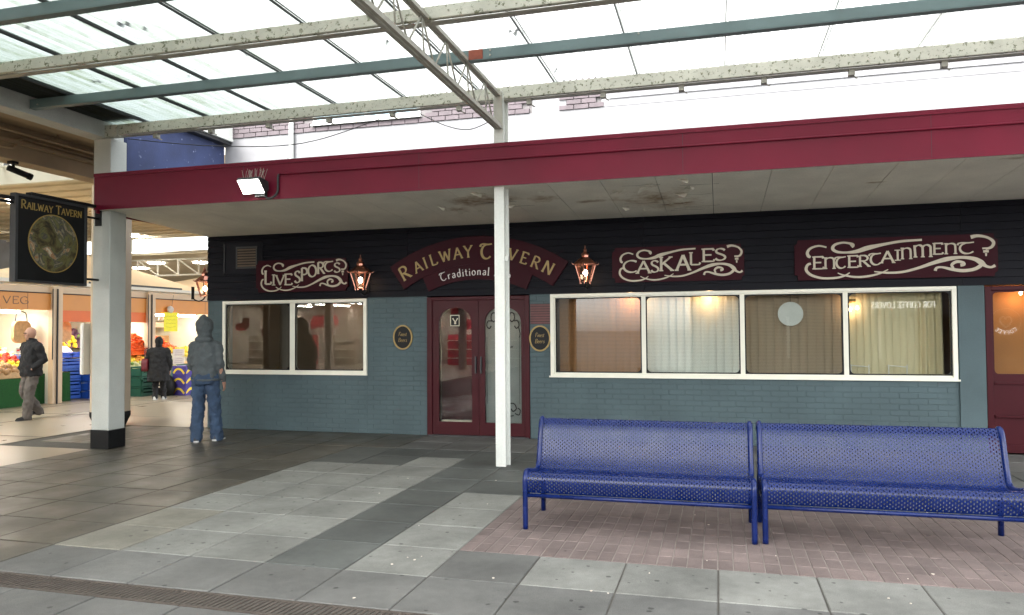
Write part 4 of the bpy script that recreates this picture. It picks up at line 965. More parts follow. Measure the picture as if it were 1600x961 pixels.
# arched name board
an = empty('arched_sign', 'arched maroon board reading RAILWAY TAVERN in gold over the doors', 'sign', loc=(-3.49, WY-.03, 0))
def sector(r0, r1, a0, a1, n=30): 
    return [(r1*math.sin(R(a0+(a1-a0)*k/n)), .5+r1*math.cos(R(a0+(a1-a0)*k/n))) for k in range(n+1)], [(r0*math.sin(R(a0+(a1-a0)*k/n)), .5+r0*math.cos(R(a0+(a1-a0)*k/n))) for k in range(n+1)]
for nm, r0, r1, a, d0, d1 in (('lower_band', 1.86, 2.13, 24.4, -.006, .018), ('upper_band', 2.09, 2.51, 34, -.005, .026)):
    O, I = sector(r0, r1, -a, a); n = len(O); mb = MB()
    vs = [(x, -d1, z) for x, z in O]+[(x, -d1, z) for x, z in I]+[(x, -d0, z) for x, z in O]+[(x, -d0, z) for x, z in I]; fs = []
    for k in range(n-1): fs += [(k, n+k, n+k+1, k+1), (k, k+1, 2*n+k+1, 2*n+k), (n+k, 3*n+k, 3*n+k+1, n+k+1)]
    fs += [(0, 2*n, 3*n, n), (n-1, 2*n-1, 4*n-1, 3*n-1)]
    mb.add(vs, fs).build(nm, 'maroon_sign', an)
def arc_glyph(parent, ch, ang, r, h, mt, d, t=.165, name='letter', serif=True):
    wd = G[ch][0]; mb = MB(); a = R(ang)
    def f2(x, y): px_ = (x-wd/2)*h; rr = r+y*h; return (rr*math.sin(a)+px_*math.cos(a), .5+rr*math.cos(a)-px_*math.sin(a))
    glyph(mb, ch, f2, lambda x, y, dd: (x, -d-dd, y), t, 0, .003, serif); mb.build(name, mt, parent)
for ch, ang, h in (('R',-30.2,.205),('A',-24.4,.16),('I',-21.0,.165),('L',-17.4,.165),('W',-12.4,.165),('A',-7.4,.165),('Y',-3.2,.17),('τ',3.9,.225),('A',9.8,.165),('V',14.4,.165),('E',19.2,.165),('R',23.9,.165),('N',29.0,.175)):
    arc_glyph(an, ch, ang, 2.2 if ch != 'τ' else 2.17, h, 'gold', .026)
s = 'Traditional Pub'; widths = []
for i, c in enumerate(s): widths.append(.32 if c == ' ' else G['τ'][0] if c == 'T' else G[c][0])
hh = .118; tot = sum(widths)+.12*len(s); ang = -17.2; sc_ = 33.5/tot
for c, wd in zip(s, widths):
    if c != ' ': arc_glyph(an, 'τ' if c == 'T' else c, ang+wd/2*sc_, 1.925, hh if c not in 'TP' else hh*1.05, 'white_letter', .018, .12)
    ang += (wd+.12)*sc_
# picture light over the arched board: glow on the board face
# oval plaques
for cx, cz, lab in ((-4.70, 1.495, 'black oval plaque with gold rim left of the doors'), (-2.525, 1.47, 'black oval plaque with gold rim right of the doors')):
    t = empty('oval_plaque', lab, 'plaque', 'oval plaques beside the doors', loc=(cx, WY-.004, cz))
    el = lambda rx, rz: [(rx*math.cos(R(a)), rz*math.sin(R(a))) for a in range(0, 360, 9)]
    MB().prism(el(.142,.172), lambda x, z, d: (x, d, z), -.016, .0).build('plate', 'black', t)
    mb = MB(); P = el(.15,.18)+[el(.15,.18)[0]]; mb.ribbon(P, [.022]*len(P), lambda x, z, d: (x, -d, z), .0, .026); mb.build('rim', 'gold', t)
    mb = MB(); f3 = lambda x, z, d: (x, -.0162-d, z)
    text_line(mb, 'Finest', -.07, .02, .06, f3, .09, .14, .25, .13, False, .0015); text_line(mb, 'Beers', -.075, -.07, .06, f3, .09, .14, .25, .14, False, .0015)
    mb.build('lettering', 'gold', t)
# ================================================================== LANTERNS
def lantern(label, loc, rz=0):
    t = empty('wall_lantern', label, 'lantern', 'copper wall lanterns', loc=loc, rz=rz)
    rot = R(30)
    MB().lathe((0,0,0), [(.175,.235),(.178,.245),(.165,.262),(.12,.30),(.075,.335),(.055,.345),(.055,.375),(.062,.38),(.05,.40),(.035,.41),(.022,.43),(.03,.445),(.022,.46),(.01,.475),(.006,.51),(.001,.515)], 6, rot).build('roof', 'copper', t, bevel=.003)
    ears = MB()
    for k in range(6):
        a = R(60*k+30); ears.tube([(.17*math.cos(a),.17*math.sin(a),.24),(.195*math.cos(a),.195*math.sin(a),.25),(.205*math.cos(a),.205*math.sin(a),.268)], [.008,.006,.002], 6)
    ears.build('ears', 'copper', t)
    for k in range(6):
        a = R(60*k+30); MB().bar((.15*math.cos(a),.15*math.sin(a),.236),(.078*math.cos(a),.078*math.sin(a),.0), .014, .012).tube([(.078*math.cos(a),.078*math.sin(a),0),(.078*math.cos(a),.078*math.sin(a),-.03)], .006, 6).build('frame_bar', 'copper', t)
        b = R(60*k+90); p = [(.146*math.cos(R(60*k+30)),.146*math.sin(R(60*k+30)),.234),(.146*math.cos(b),.146*math.sin(b),.234),(.075*math.cos(b),.075*math.sin(b),.004),(.075*math.cos(R(60*k+30)),.075*math.sin(R(60*k+30)),.004)]
        MB().add(p, [(0,1,2,3)]).build('pane', 'lantern_glass', t)
    MB().lathe((0,0,0), [(.082,-.008),(.086,0),(.07,.008),(.03,.012)], 6, rot).build('base_ring', 'copper', t)
    MB().lathe((0,0,.012), [(.016,0),(.016,.06),(.012,.07)], 10).build('lamp_holder', 'sign_cream', t)
    MB().ell((0,0,.125), .034, .034, .046, 12, 8).build('bulb', 'bulb', t, smooth=True)
    MB().tube(cr([(0,.24,.05),(0,.22,-.05),(0,.12,-.09),(0,.03,-.06),(0,0,-.012)], 5), .011, 8).box(-.03,.03,.235,.25,-.06,.16).build('bracket', 'black', t)
    ld = bpy.data.lights.new('lantern_light', 'POINT'); ld.energy = .45; ld.color = (1, .74, .58); ld.shadow_soft_size = .035
    lo = bpy.data.objects.new('lantern_light', ld); COL.objects.link(lo); lo.parent = t; lo.location = (0, 0, .125)
    return t
lantern('lit copper lantern between live sports sign and arched board', (-5.29, 10.43, 2.255))
lantern('lit copper lantern between arched board and cask ales sign', (-1.80, 10.43, 2.27))
lantern('copper lantern on the left end of the tavern half hidden by the corner', (-8.49, 10.95, 2.22), R(90))
# ================================================================== HANGING SIGN
hg = empty('hanging_sign', 'black hanging pub sign with round painted picture on a bracket', 'sign', loc=(-8.28, 7.67, 2.23))
MB().box(-.03,.03,-.5,.5,.03,1.06).build('board', 'black', hg)
MB().box(-.045,.045,-.54,-.5001,.0,1.09).box(-.045,.045,.5001,.54,.0,1.09).box(-.045,.045,-.4999,.4999,0,.0299).box(-.045,.045,-.4999,.4999,1.0601,1.09).build('frame', 'dark_metal', hg, bevel=.005)
MB().box(-.05,.05,-.32,.77,1.091,1.13).box(-.025,.025,-.75,-.33,1.0,1.04).build('top_rail', 'black', hg)
MB().tube([(0,.53,.95),(0,.775,.95)], .016, 8).tube([(0,.53,.1),(0,.775,.1)], .016, 8).tube([(0,-.53,.97),(0,-1.3,.97)], .02, 8).box(-.05,.05,.76,.775,.85,1.1).build('bracket', 'black', hg)
f3 = lambda y, z, d: (.0302+d, y, z)
m = bpy.data.materials.new('painted_pub_picture'); m.use_nodes = True; N = m.node_tree.nodes; L = m.node_tree.links; b = N['Principled BSDF']; b.inputs['Roughness'].default_value = .35
geo = N.new('ShaderNodeNewGeometry'); nz = N.new('ShaderNodeTexNoise'); nz.inputs['Scale'].default_value = 5; L.new(geo.outputs['Position'], nz.inputs['Vector'])
nz.inputs['Detail'].default_value = 9; nz.inputs['Scale'].default_value = 3.0; nz.inputs['Distortion'].default_value = 1.6; nz.inputs['Roughness'].default_value = .62
rp = N.new('ShaderNodeValToRGB'); sp_ = N.new('ShaderNodeMapRange'); sp_.inputs[1].default_value = .36; sp_.inputs[2].default_value = .64; L.new(nz.outputs['Fac'], sp_.inputs[0])
e = rp.color_ramp.elements; e[0].position = 0; e[0].color = (.02,.018,.012,1); e[1].position = 1; e[1].color = (.5,.45,.33,1)
for p, c in ((.25,(.09,.07,.03,1)),(.45,(.14,.14,.05,1)),(.6,(.05,.045,.05,1)),(.75,(.28,.26,.17,1)),(.88,(.3,.1,.02,1))): x = e.new(p); x.color = c
L.new(sp_.outputs[0], rp.inputs[0]); L.new(rp.outputs[0], b.inputs['Base Color']); M['painting'] = m
MB().prism([(.02+.365*math.cos(R(a)), .52+.365*math.sin(R(a))) for a in range(0, 360, 6)], lambda y, z, d: (d, y, z), .0301, .034).build('picture', 'painting', hg)
mb = MB(); P = [(.02+.368*math.cos(R(a)), .52+.368*math.sin(R(a))) for a in range(0, 361, 6)]; mb.ribbon(P, [.012]*len(P), f3, 0, .006); mb.build('picture_rim', 'gold', hg)
mb = MB(); text_line(mb, 'RAILWAY TAVERN', -.45, .915, .105, f3, .15, .14, 0, .9, True, .003, .8); mb.build('lettering', 'gold', hg)
# ================================================================== BENCHES
def bench_profile():
    # (y, z) of the perforated sheet from the front lip over seat and back to the rolled top
    P = [(.034,.289),(.02,.32),(.01,.36),(.008,.405),(.03,.44),(.075,.452),(.16,.440),(.26,.418),(.36,.402),(.43,.405),(.475,.43),(.50,.475),(.53,.56),(.56,.66),(.585,.745),(.605,.79),(.635,.815),(.665,.812),(.69,.785),(.695,.755)]
    return [(v.x, v.y) for v in cr([(a, b_, 0) for a, b_ in P], 4)]
BP = bench_profile()
BL = [0]
for k in range(1, len(BP)): BL.append(BL[-1]+math.hypot(BP[k][0]-BP[k-1][0], BP[k][1]-BP[k-1][1]))
def bp_at(s_):
    s_ = max(0, min(BL[-1]-1e-6, s_))
    lo, hi = 0, len(BL)-1
    while hi-lo > 1:
        md = (lo+hi)//2
        if BL[md] <= s_: lo = md
        else: hi = md
    t = (s_-BL[lo])/(BL[hi]-BL[lo]); return (BP[lo][0]+(BP[hi][0]-BP[lo][0])*t, BP[lo][1]+(BP[hi][1]-BP[lo][1])*t)
BWID = 1.79
def perf_mesh():
    vs, fs = [], []; x0, x1 = .02, BWID-.02; S = BL[-1]
    nc = 92; pw = (x1-x0)/nc; nr = 36; q = S/nr
    def V(x, s_): y, z = bp_at(s_); vs.append((x, y, z)); return len(vs)-1
    for c in range(nc):
        off = q/2 if c % 2 else 0
        cells = [(r_*q-off, (r_+1)*q-off) for r_ in range(nr+(1 if off else 0))]
        xa, xb = x0+c*pw, x0+(c+1)*pw; ax, bx = xa+pw*.27, xb-pw*.27
        for s0, s1 in cells:
            s0, s1 = max(0, s0), min(S, s1)
            if s1-s0 < q*.6:
                i = [V(xa,s0),V(xb,s0),V(xb,s1),V(xa,s1)]; fs.append(tuple(i)); continue
            sa, sb = s0+q*.22, s1-q*.22; m1, m2 = sa+q*.12, sb-q*.12
            o_ = [V(xa,s0),V((xa+xb)/2,s0),V(xb,s0),V(xb,m1),V(xb,m2),V(xb,s1),V((xa+xb)/2,s1),V(xa,s1),V(xa,m2),V(xa,m1)]
            h_ = [V(ax,m1),V((xa+xb)/2,sa),V(bx,m1),V(bx,m1),V(bx,m2),V(bx,m2),V((xa+xb)/2,sb),V(ax,m2),V(ax,m2),V(ax,m1)]
            for k in range(10):
                n2 = (k+1) % 10; f_ = [o_[k], o_[n2], h_[n2], h_[k]]
                if vs[h_[k]] == vs[h_[n2]]: f_ = [o_[k], o_[n2], h_[k]]
                fs.append(tuple(f_))
    me = bpy.data.meshes.new('perforated_sheet'); me.from_pydata(vs, [], fs)
    b_ = bmesh.new(); b_.from_mesh(me); bmesh.ops.remove_doubles(b_, verts=b_.verts, dist=1e-5); b_.to_mesh(me); b_.free()
    return me
pm = perf_mesh(); pm.materials.append(M['blue_bench'])
def bench(label, x, y, rz=0.):
    t = empty('bench', label, 'bench', 'blue benches on the brick paving', loc=(x, y, 0), rz=rz)
    o = obj('perforated_sheet', pm, None, t); so = o.modifiers.new('thick', 'SOLIDIFY'); so.thickness = .003; so.offset = -1
    for xx in (.018, BWID-.018):
        fy = [(xx,.02,0),(xx,.018,.2),(xx,.015,.36),(xx,.022,.415),(xx,.05,.446),(xx,.1,.45),(xx,.2,.434),(xx,.34,.408),(xx,.43,.408),(xx,.475,.43),(xx,.505,.49),(xx,.54,.6),(xx,.58,.74),(xx,.605,.79),(xx,.635,.812),(xx,.665,.808),(xx,.69,.775),(xx,.692,.74)]
        MB().tube(cr(fy, 4), .0215, 12).build('side_frame', 'blue_bench', t, smooth=True)
        MB().tube(cr([(xx,.45,.402),(xx,.55,.36),(xx,.62,.25),(xx,.65,.1),(xx,.655,0)], 4) if 0 else [(xx,.66,0),(xx,.655,.3),(xx,.56,.6)], .0215, 12).build('leg', 'blue_bench', t, smooth=True)
        MB().tube([(xx,.03,.27),(xx,.655,.27)], .012, 8).build('stretcher', 'blue_bench', t, smooth=True)
    MB().tube([(.02,.02,.27),(BWID-.02,.02,.27)], .0165, 10).build('front_rail', 'blue_bench', t, smooth=True)
    MB().tube([(.02,.655,.3),(BWID-.02,.655,.3)], .0165, 10).build('rear_rail', 'blue_bench', t, smooth=True)
    return t
bench('blue perforated steel bench, whole, left one of the pair', -1.535, 5.84, 0)
bench('blue perforated steel bench cut off by the right picture edge', .297, 5.87, R(.6))

# ================================================================== MARKET HALL
random.seed(31)
M['hall_ceiling'] = mat('hall_ceiling_board', (.62, .55, .42), .8, .12, 2)
hc = MB(); hc.box(-26.9, -8.4, 13.8, 24, 5.25, 5.4)
hc.box(-60, -8.4, 24.3, 60, 4.62, 4.74)
hr = empty('hall_roof', 'tan boarded market hall roof with clerestory glazing and round lights', 'roof', loc=(-20, 20, 5))
rel(hc.build('ceiling', 'hall_ceiling', hr))
e_ = MB().box(-26.9, -8.42, 13.68, 13.799, 5.1, 5.55); e_.box(-26.9, -8.42, 23.9, 23.99, 5.2, 5.249); rel(e_.build('edge_beam', 'hall_white', hr))
for k in range(9):
    x = -40+k*3.6; rel(MB().box(x-.04, x+.04, 24.0, 24.08, 4.74, 5.25).build('clerestory_post', 'hall_white', hr))
rel(MB().box(-60, -8.42, 24.01, 24.02, 4.74, 5.25).build('clerestory_glass', 'glass', hr))
rl = MB().tube([(-60,23.7,4.62),(-8.5,23.7,4.62)], .045, 8); rel(rl.build('rail', 'hall_white', hr))
for x, y, z in ((-21.0,23.2,5.248),(-16.2,18.5,5.248),(-14.5,21,5.248),(-25,20,5.248),(-18.6,16.2,5.248)):
    l_ = MB().lathe((x,y,z-.05), [(.3,0),(.34,.02),(.34,.05)], 20); rel(l_.build('round_light', 'tube', hr))
for x, y in ((-21.5,27.5),(-23.4,27.0),(-26,29),(-19.5,26),(-29,30)):
    rel(MB().lathe((x,y,4.57), [(.3,0),(.34,.02),(.34,.05)], 20).build('round_light', 'tube', hr))
for k in range(14):
    y = 14.6+k*.7; rel(MB().box(-45, -8.6, y, y+.05, 5.2, 5.249).build('ceiling_batten', 'hall_ceiling', hr))
ht = empty('hall_truss', 'white lattice truss far across the market hall', 'truss', loc=(-20, 24.6, 3.8))
MB().box(-25,11.4,-.03,.03,0,.06).box(-25,11.4,-.03,.03,.62,.68).build('chord', 'hall_white', ht)
for k in range(38):
    x = -25+k*.95
    MB().bar((x,0,.03),(x,0,.65), .05, .05).bar((x,0,.65),(x+.95,0,.03), .04, .04).build('lattice', 'hall_white', ht)
bh = MB().box(-60,-8.3,42,42.3,0,4.6); bh.build('back_wall', 'hall_ceiling', kind='structure')
M['dimming_glass'] = glass_mat('sky_dimming_glass', (.42, .43, .41), 1.0)  # tint added to cut the sky light falling into the hall
hg_ = empty('hall_dimming_skylight', 'tinted skylight added over the market entrance to dim the hall', 'skylight', loc=(-18, 4, 5.6))
rel(MB().box(-27, -10.2, -12, 13.66, 5.6, 5.606).build('pane', 'dimming_glass', hg_))
for k in range(12): rel(MB().box(-26+k*1.4, -25.95+k*1.4, -12, 13.66, 5.5, 5.599).build('glazing_bar', 'hall_white', hg_))
# far outside building seen over the stalls
fb = empty('far_building', 'bright white building with brick panel and louvres beyond the stalls', 'building', loc=(-27, 24, 0))
rel(MB().box(-27.5,-27,-12,25.8,0,11).build('wall', 'render', fb))
rel(MB().box(-27,-26.96,23.9,25.6,7.6,8.4).build('brick_panel', mat('orange_brick_panel', (.5,.22,.1), .8, .3, 14), fb))
for k in range(6): rel(MB().box(-27,-26.93,22.6,23.6,7.65+k*.13,7.73+k*.13).build('louvre', 'dark_metal', fb))
rel(MB().box(-27,-26.9,14,30,6.9,7.0).build('ledge', 'hall_white', fb))
sg = MB(); 
for k in range(9): sg.bar((-22+k*1.2,13.73,5.55),(-22+k*1.2,13.73,6.0), .05,.05)
sg.bar((-26,13.73,6.0),(-8.6,13.73,6.0), .06,.06); sg.bar((-24,14,5.4),(-26.5,22,8.2), .12,.12)
sg.build('roof_railing', 'hall_white', label='white steel railing on the edge of the hall roof', cat='railing')

SXF = -14.6
ys = [7.75, 10.70, 13.64, 16.57, 19.5, 22.4]
stl = empty('stall_row', 'row of market stalls with orange fascia boards and cream posts', 'stall', loc=(SXF, 15, 0))
for i, y in enumerate(ys):
    rel(MB().box(SXF-.02, SXF+.12, y-.13, y+.13, 0, 2.66).build('post', 'stall_cream', stl, bevel=.01))
    rel(MB().tube([(SXF+.14,y-.03,0),(SXF+.14,y-.03,2.6)], .018, 6).tube([(SXF+.14,y-.16,1.0),(SXF+.14,y-.16,2.6)], .012, 6).build('conduit', 'dark_metal', stl))
for i in range(len(ys)-1):
    a, b = ys[i]+.131, ys[i+1]-.131
    rel(MB().box(SXF-.03, SXF+.03, a, b, 2.49, 2.65).build('fascia_upper', 'stall_cream', stl))
    rel(MB().box(SXF-.03, SXF+.045, a, b, 2.12, 2.4899).build('fascia_board', 'orange_board', stl))
    rel(MB().box(SXF+.0455, SXF+.048, (a+b)/2+.75, (a+b)/2+.757, 2.125, 2.485).build('board_joint', 'dark_metal', stl))
    if i in (2,): rel(MB().box(SXF-.03, SXF+.035, a, b, 1.86, 2.1199).build('lower_fascia', 'orange_deep', stl))
    rel(MB().tube([(SXF+.06,a,2.5),(SXF+.06,b,2.5)], .012, 6).build('rail', 'dark_metal', stl))
    rel(MB().box(-17.2, -17.15, a-.13, b+.13, 0, 2.6).build('back_wall', 'stall_white', stl))
    rel(MB().box(-17.14, SXF-.04, ys[i+1]-.03, ys[i+1]+.03, 0, 2.45).build('partition', 'stall_white', stl))
    rel(MB().box(-17.2, SXF-.05, a-.13, b+.13, 2.66, 2.7).build('stall_ceiling', 'stall_white', stl))
    li = MB().box(SXF-.75, SXF-.6, a+.15, b-.2, 2.06, 2.11); rel(li.build('strip_light', 'tube', stl))
    rel(MB().box(SXF-.77, SXF-.58, a+.1, b-.15, 2.111, 2.16).build('light_housing', 'hall_white', stl))
wl = MB().box(SXF-.1, SXF+.08, 7.6, 22.5, 2.701, 2.78); rel(wl.build('capping', 'hall_white', stl))
mb = MB(); text_line(mb, 'FRUIT & VEG', 0, 0, .155, lambda x, z, d: (SXF+.0455+d, 10.95+x, 2.24+z), .13, .17, 0, 1.98, False); rel(mb.build('lettering', mat('brown_lettering', (.13,.07,.03), .5, 0), stl))
for k, (ya, yb, pk) in enumerate(((7.8,13.6,3.55),(13.7,19.4,3.75),(19.5,25,3.6))):
    cm = (ya+yb)/2; mb = MB(); xa, xb = SXF-.3, SXF-4.5; xm = (xa+xb)/2
    mb.add([(xa,ya,2.72),(xa,yb,2.72),(xb,yb,2.72),(xb,ya,2.72),(xm+.3,cm,pk),(xa,ya,2.79),(xa,yb,2.79),(xb,yb,2.79),(xb,ya,2.79)], [(0,1,6,5),(1,2,7,6),(2,3,8,7),(3,0,5,8),(5,6,4),(6,7,4),(7,8,4),(8,5,4)])
    mb.build('canvas_canopy', 'canvas', label='cream peaked canvas roof over the stalls, %s one' % ('nearest', 'middle', 'farthest')[k], cat='canopy', group='canvas stall roofs')
    MB().box(xa+.002, xa+.02, ya+1.2, yb-1.2, 2.8, 2.86).build('valance_slot', 'dark_metal', bpy.data.objects['canvas_canopy'] if k == 0 else bpy.data.objects['canvas_canopy.%03d' % k])

def heap(name, label, cat, spot, kinds, size, n, shape='ball', seed=1):
    """heap of produce: spot=(x0,x1,y0,y1,z_front,z_back,bulge); x1 is the front (towards +X)"""
    rnd = random.Random(seed); x0, x1, y0, y1, zf_, zb_, bul = spot
    t = empty(name, label, cat, loc=((x0+x1)/2, (y0+y1)/2, min(zf_, zb_)))
    ms = {k: MB() for k in kinds}
    ctr = Vector(t.location)
    core = MB(); nn = 8; vs = []
    for i in range(nn+1):
        for j in range(nn+1):
            u, v = i/nn, j/nn; x = x0+(x1-x0)*u; y = y0+(y1-y0)*v
            vs.append((x-ctr.x, y-ctr.y, zb_+(zf_-zb_)*u+bul*math.sin(math.pi*u)*math.sin(math.pi*v)-size*.6-ctr.z))
    core.add(vs, [(i*(nn+1)+j, (i+1)*(nn+1)+j, (i+1)*(nn+1)+j+1, i*(nn+1)+j+1) for i in range(nn) for j in range(nn)])
    core.build('core', kinds and 'f_'+kinds[0], t)
    for k in range(n):
        u, v = rnd.random(), rnd.random(); x = x0+(x1-x0)*u; y = y0+(y1-y0)*v
        z = zb_+(zf_-zb_)*u+bul*math.sin(math.pi*u)*math.sin(math.pi*v)+rnd.uniform(-.3,.4)*size
        kd = kinds[int(v*len(kinds)*.999)] if rnd.random() < .8 else rnd.choice(kinds); s_ = size*rnd.uniform(.75,1.2); c = Vector((x, y, z))-ctr
        if shape == 'ball': ms[kd].ell(c, s_, s_, s_*.9, 7, 5)
        else:
            a, b_ = rnd.uniform(0, 6.3), rnd.uniform(-.4,.4); d = Vector((math.cos(a)*math.cos(b_), math.sin(a)*math.cos(b_), math.sin(b_)))*s_*2.2
            ms[kd].tube([c-d, c, c+d], [s_*.5, s_*.42, s_*.1], 6)
    for k, mb in ms.items():
        if mb.v: mb.build('produce', 'f_'+k, t, smooth=True, kind='stuff')
    return t
def table(label, x0, x1, y0, y1, h, skirt, top='crate_wood'):
    t = empty('display_table', label, 'table', loc=((x0+x1)/2, (y0+y1)/2, 0)); a, b, c, d = x0-t.location.x, x1-t.location.x, y0-t.location.y, y1-t.location.y
    mb = MB(); nn = 24
    P = [(b, c+(d-c)*k/nn) for k in range(nn+1)]+[(b-(b-a)*k/8, d) for k in range(1, 9)]
    vs = []
    for k, (x, y) in enumerate(P): w_ = .012*math.sin(k*1.9); vs += [(x+w_, y, 0), (x-.01, y, h)]
    mb.add(vs, [(2*k, 2*k+2, 2*k+3, 2*k+1) for k in range(len(P)-1)])
    mb.build('skirt', skirt, t, smooth=True, fix=False)
    MB().box(a, b-.012, c, d-.012, h-.05, h).build('top', top, t)
    MB().box(a, a+.05, c, c+.05, 0, h-.051).box(a, a+.05, d-.07, d-.02, 0, h-.051).build('leg', top, t)
    return t
table('produce table skirted with green artificial grass left in the market', -16.2, -14.72, 10.4, 13.1, .62, 'fake_grass')
table('lower end table skirted with green artificial grass beside blue crates', -15.9, -14.8, 13.15, 14.3, .68, 'fake_grass')
heap('fruit_display', 'sloping display of pink, yellow and blue packed fruit behind the walking man', 'produce', (-16.3,-15.2,11.6,14.0,.95,1.3,.05), ['yellow' if 0 else 'lemon','pink','apple','white'], .055, 260, seed=2)
heap('fruit_display', 'front tray row of green and blue produce behind the walking man', 'produce', (-15.25,-14.85,11.6,14.0,.72,.95,.03), ['leaf','blue','lemon','leaf'], .05, 150, seed=3)
heap('pineapple_heap', 'brown pineapples in wooden trays at the left edge', 'produce', (-15.3,-14.75,11.2,13.0,.75,.9,.12), ['potato','orange','potato'], .075, 80, seed=4)
heap('vegetable_rack', 'dark rack of mixed vegetables at the back of the stall', 'produce', (-16.9,-16.3,14.2,16.4,1.25,1.75,.1), ['plum','leaf','potato','lemon','plum'], .07, 170, seed=5)
heap('carrot_heap', 'tall heap of bright orange carrots on the stall', 'produce', (-15.5,-14.55,15.5,17.95,1.05,1.2,.42), ['carrot'], .055, 620, 'carrot', seed=6)
heap('orange_display', 'sloping tray of oranges and peppers below the carrots', 'produce', (-14.9,-14.35,15.5,16.9,.82,1.06,.02), ['lemon','orange','pale'], .045, 150, seed=7)
heap('lettuce_row', 'row of pale green lettuces at the front of the carrot stall', 'produce', (-14.4,-14.2,15.6,17.2,.72,.85,.02), ['pale','leaf'], .06, 40, seed=8)
heap('banana_display', 'bright yellow bananas beside the carrots', 'produce', (-14.7,-13.9,17.2,18.8,.95,1.16,.04), ['lemon'], .05, 150, 'carrot', seed=9)
table('dark green skirted table under the carrots', -15.8, -14.25, 15.5, 19.2, .72, 'crate_green')
def crate(label, x, y, z, m_, sx_=.4, sy_=.6, h=.2, rz=0., group='plastic market crates'):
    t = empty('crate', label, 'crate', group, loc=(x, y, z), rz=rz); hx, hy = sx_/2, sy_/2
    MB().box(-hx,hx,-hy,hy,0,.012).build('base', m_, t)
    for a in (-1, 1):
        MB().box(a*hx-.012,a*hx+.012,-hy,hy,.013,h*.35).box(a*hx-.012,a*hx+.012,-hy,hy,h*.5,h*.7).box(a*hx-.016,a*hx+.016,-hy-.01,hy+.01,h*.85,h).box(a*hx-.012,a*hx+.012,-hy,-hy+.05,h*.3,h*.9).box(a*hx-.012,a*hx+.012,hy-.05,hy,h*.3,h*.9).build('long_side', m_, t)
        MB().box(-hx+.017,hx-.017,a*hy-.012,a*hy+.012,.013,h*.8).box(-hx+.017,hx-.017,a*hy-.016,a*hy+.016,h*.86,h-.001).build('short_side', m_, t)
    return t
pos = ('bottom', 'second', 'third', 'fourth')
for k in range(4): crate('blue plastic crate, %s in the stack by the red post' % pos[k], -14.95, 15.1, k*.21, 'crate_blue')
for k in range(4): crate('blue plastic crate, %s in the stack behind the grass table end' % pos[k], -15.15, 14.45, k*.24+.02, 'crate_blue', h=.23)
for k in range(3): crate('blue tray of wrapped produce, %s of three behind the grass tables' % ('leftmost', 'middle', 'rightmost')[k], -15.35, 13.75+k*.62, 1.0, 'crate_blue', h=.12)
for k in range(3): crate('green plastic crate, %s in the stack left of the woman' % pos[k], -14.05, 15.75, k*.25, 'crate_green', .4, .5, .24)
rp_ = MB().box(-14.9,-14.82,15.44,15.52,0,.95); rp_.build('red_post', mat('red_paint', (.5,.03,.02), .5, .1, 5), label='short red post beside the blue crates', cat='post')
for k in range(2):
    t = empty('wooden_tray', 'wooden produce tray at the left picture edge, %s one' % ('nearer', 'farther')[k], 'tray', 'wooden trays', loc=(-14.95, 11.9+k*.75, .625))
    MB().box(-.2,.2,-.34,.34,0,.01).build('base', 'crate_wood', t)
    for a in (-1, 1):
        MB().box(a*.2-.01,a*.2+.01,-.34,.34,.011,.13).build('side', 'crate_wood', t); MB().box(-.189,.189,a*.33-.01,a*.33+.01,.011,.16).build('end', 'crate_wood', t)
for k, (x, y) in enumerate(((-13.15,16.25),(-12.95,16.75))):
    for q in range(3):
        t = empty('banana_box', 'purple and yellow fruit carton, %s of the %s stack' % (('bottom','middle','top')[q], ('front','rear')[k]), 'box', 'banana cartons', loc=(x, y, q*.25))
        MB().box(-.2,.2,-.26,.26,0,.245).build('carton', 'crate_purple', t, bevel=.006)
        c_ = cr([(-.24,.06,0),(-.1,.16,0),(.08,.15,0),(.22,.05,0)], 5)
        MB().ribbon([(v.x, v.y) for v in c_], [.03,.04,.05,.06,.06,.07,.07,.07,.06,.06,.06,.05,.05,.04,.03,.02][:len(c_)], lambda a, z, d: (.2+d, a, z), 0, .003).build('yellow_stripe', 'yellow_fruit', t)
        MB().ribbon([(v.x*.7, v.y) for v in c_], [.05]*len(c_), lambda a, z, d: (a, -.26-d, z), 0, .003).build('yellow_stripe', 'yellow_fruit', t)
bgm = MB(); bgm.lathe((0,0,0), [(.05,0),(.2,.02),(.26,.16),(.25,.34),(.17,.47),(.08,.55),(.1,.6),(.04,.62)], 14)
t = empty('black_sack', 'black plastic sack with pale lettering standing beside the cartons', 'sack', loc=(-13.42, 15.85, 0)); o = bgm.build('sack', 'black', t, smooth=True); o.scale = (.9, .8, 1)
ff = MB()
for k, (wd, z) in enumerate(((.2,.38),(.26,.3),(.24,.22))): 
    ff = MB()
    for q in range(int(wd/.035)): ff.box(.0+q*.035-wd/2, q*.035-wd/2+.024, -.232+.0*k, -.222, z, z+.035+(q % 2)*.012)
    ff.build('lettering_line', 'card', t, kind='stuff')
ff = [(-14.2,17.15,.98),(-14.2,17.75,.98)]
for k, (x, y, z) in enumerate(((-13.95,16.95,.74),(-13.95,16.95,.95),)):
    t = empty('price_card', 'pale handwritten price card on the banana stall, %s one' % ('lower', 'upper')[k], 'card', 'price cards', loc=(x, y, z))
    MB().box(-.006,.0,-.22,.22,0,.2).build('sheet', 'card', t); mb = MB()
    for q in range(3): mb.box(.0005,.002,-.16+.02*q,.14,.04+q*.05,.052+q*.05)
    mb.build('writing', mat('faint_pencil', (.42,.3,.28), .7, 0), t)
rc = random.Random(4)
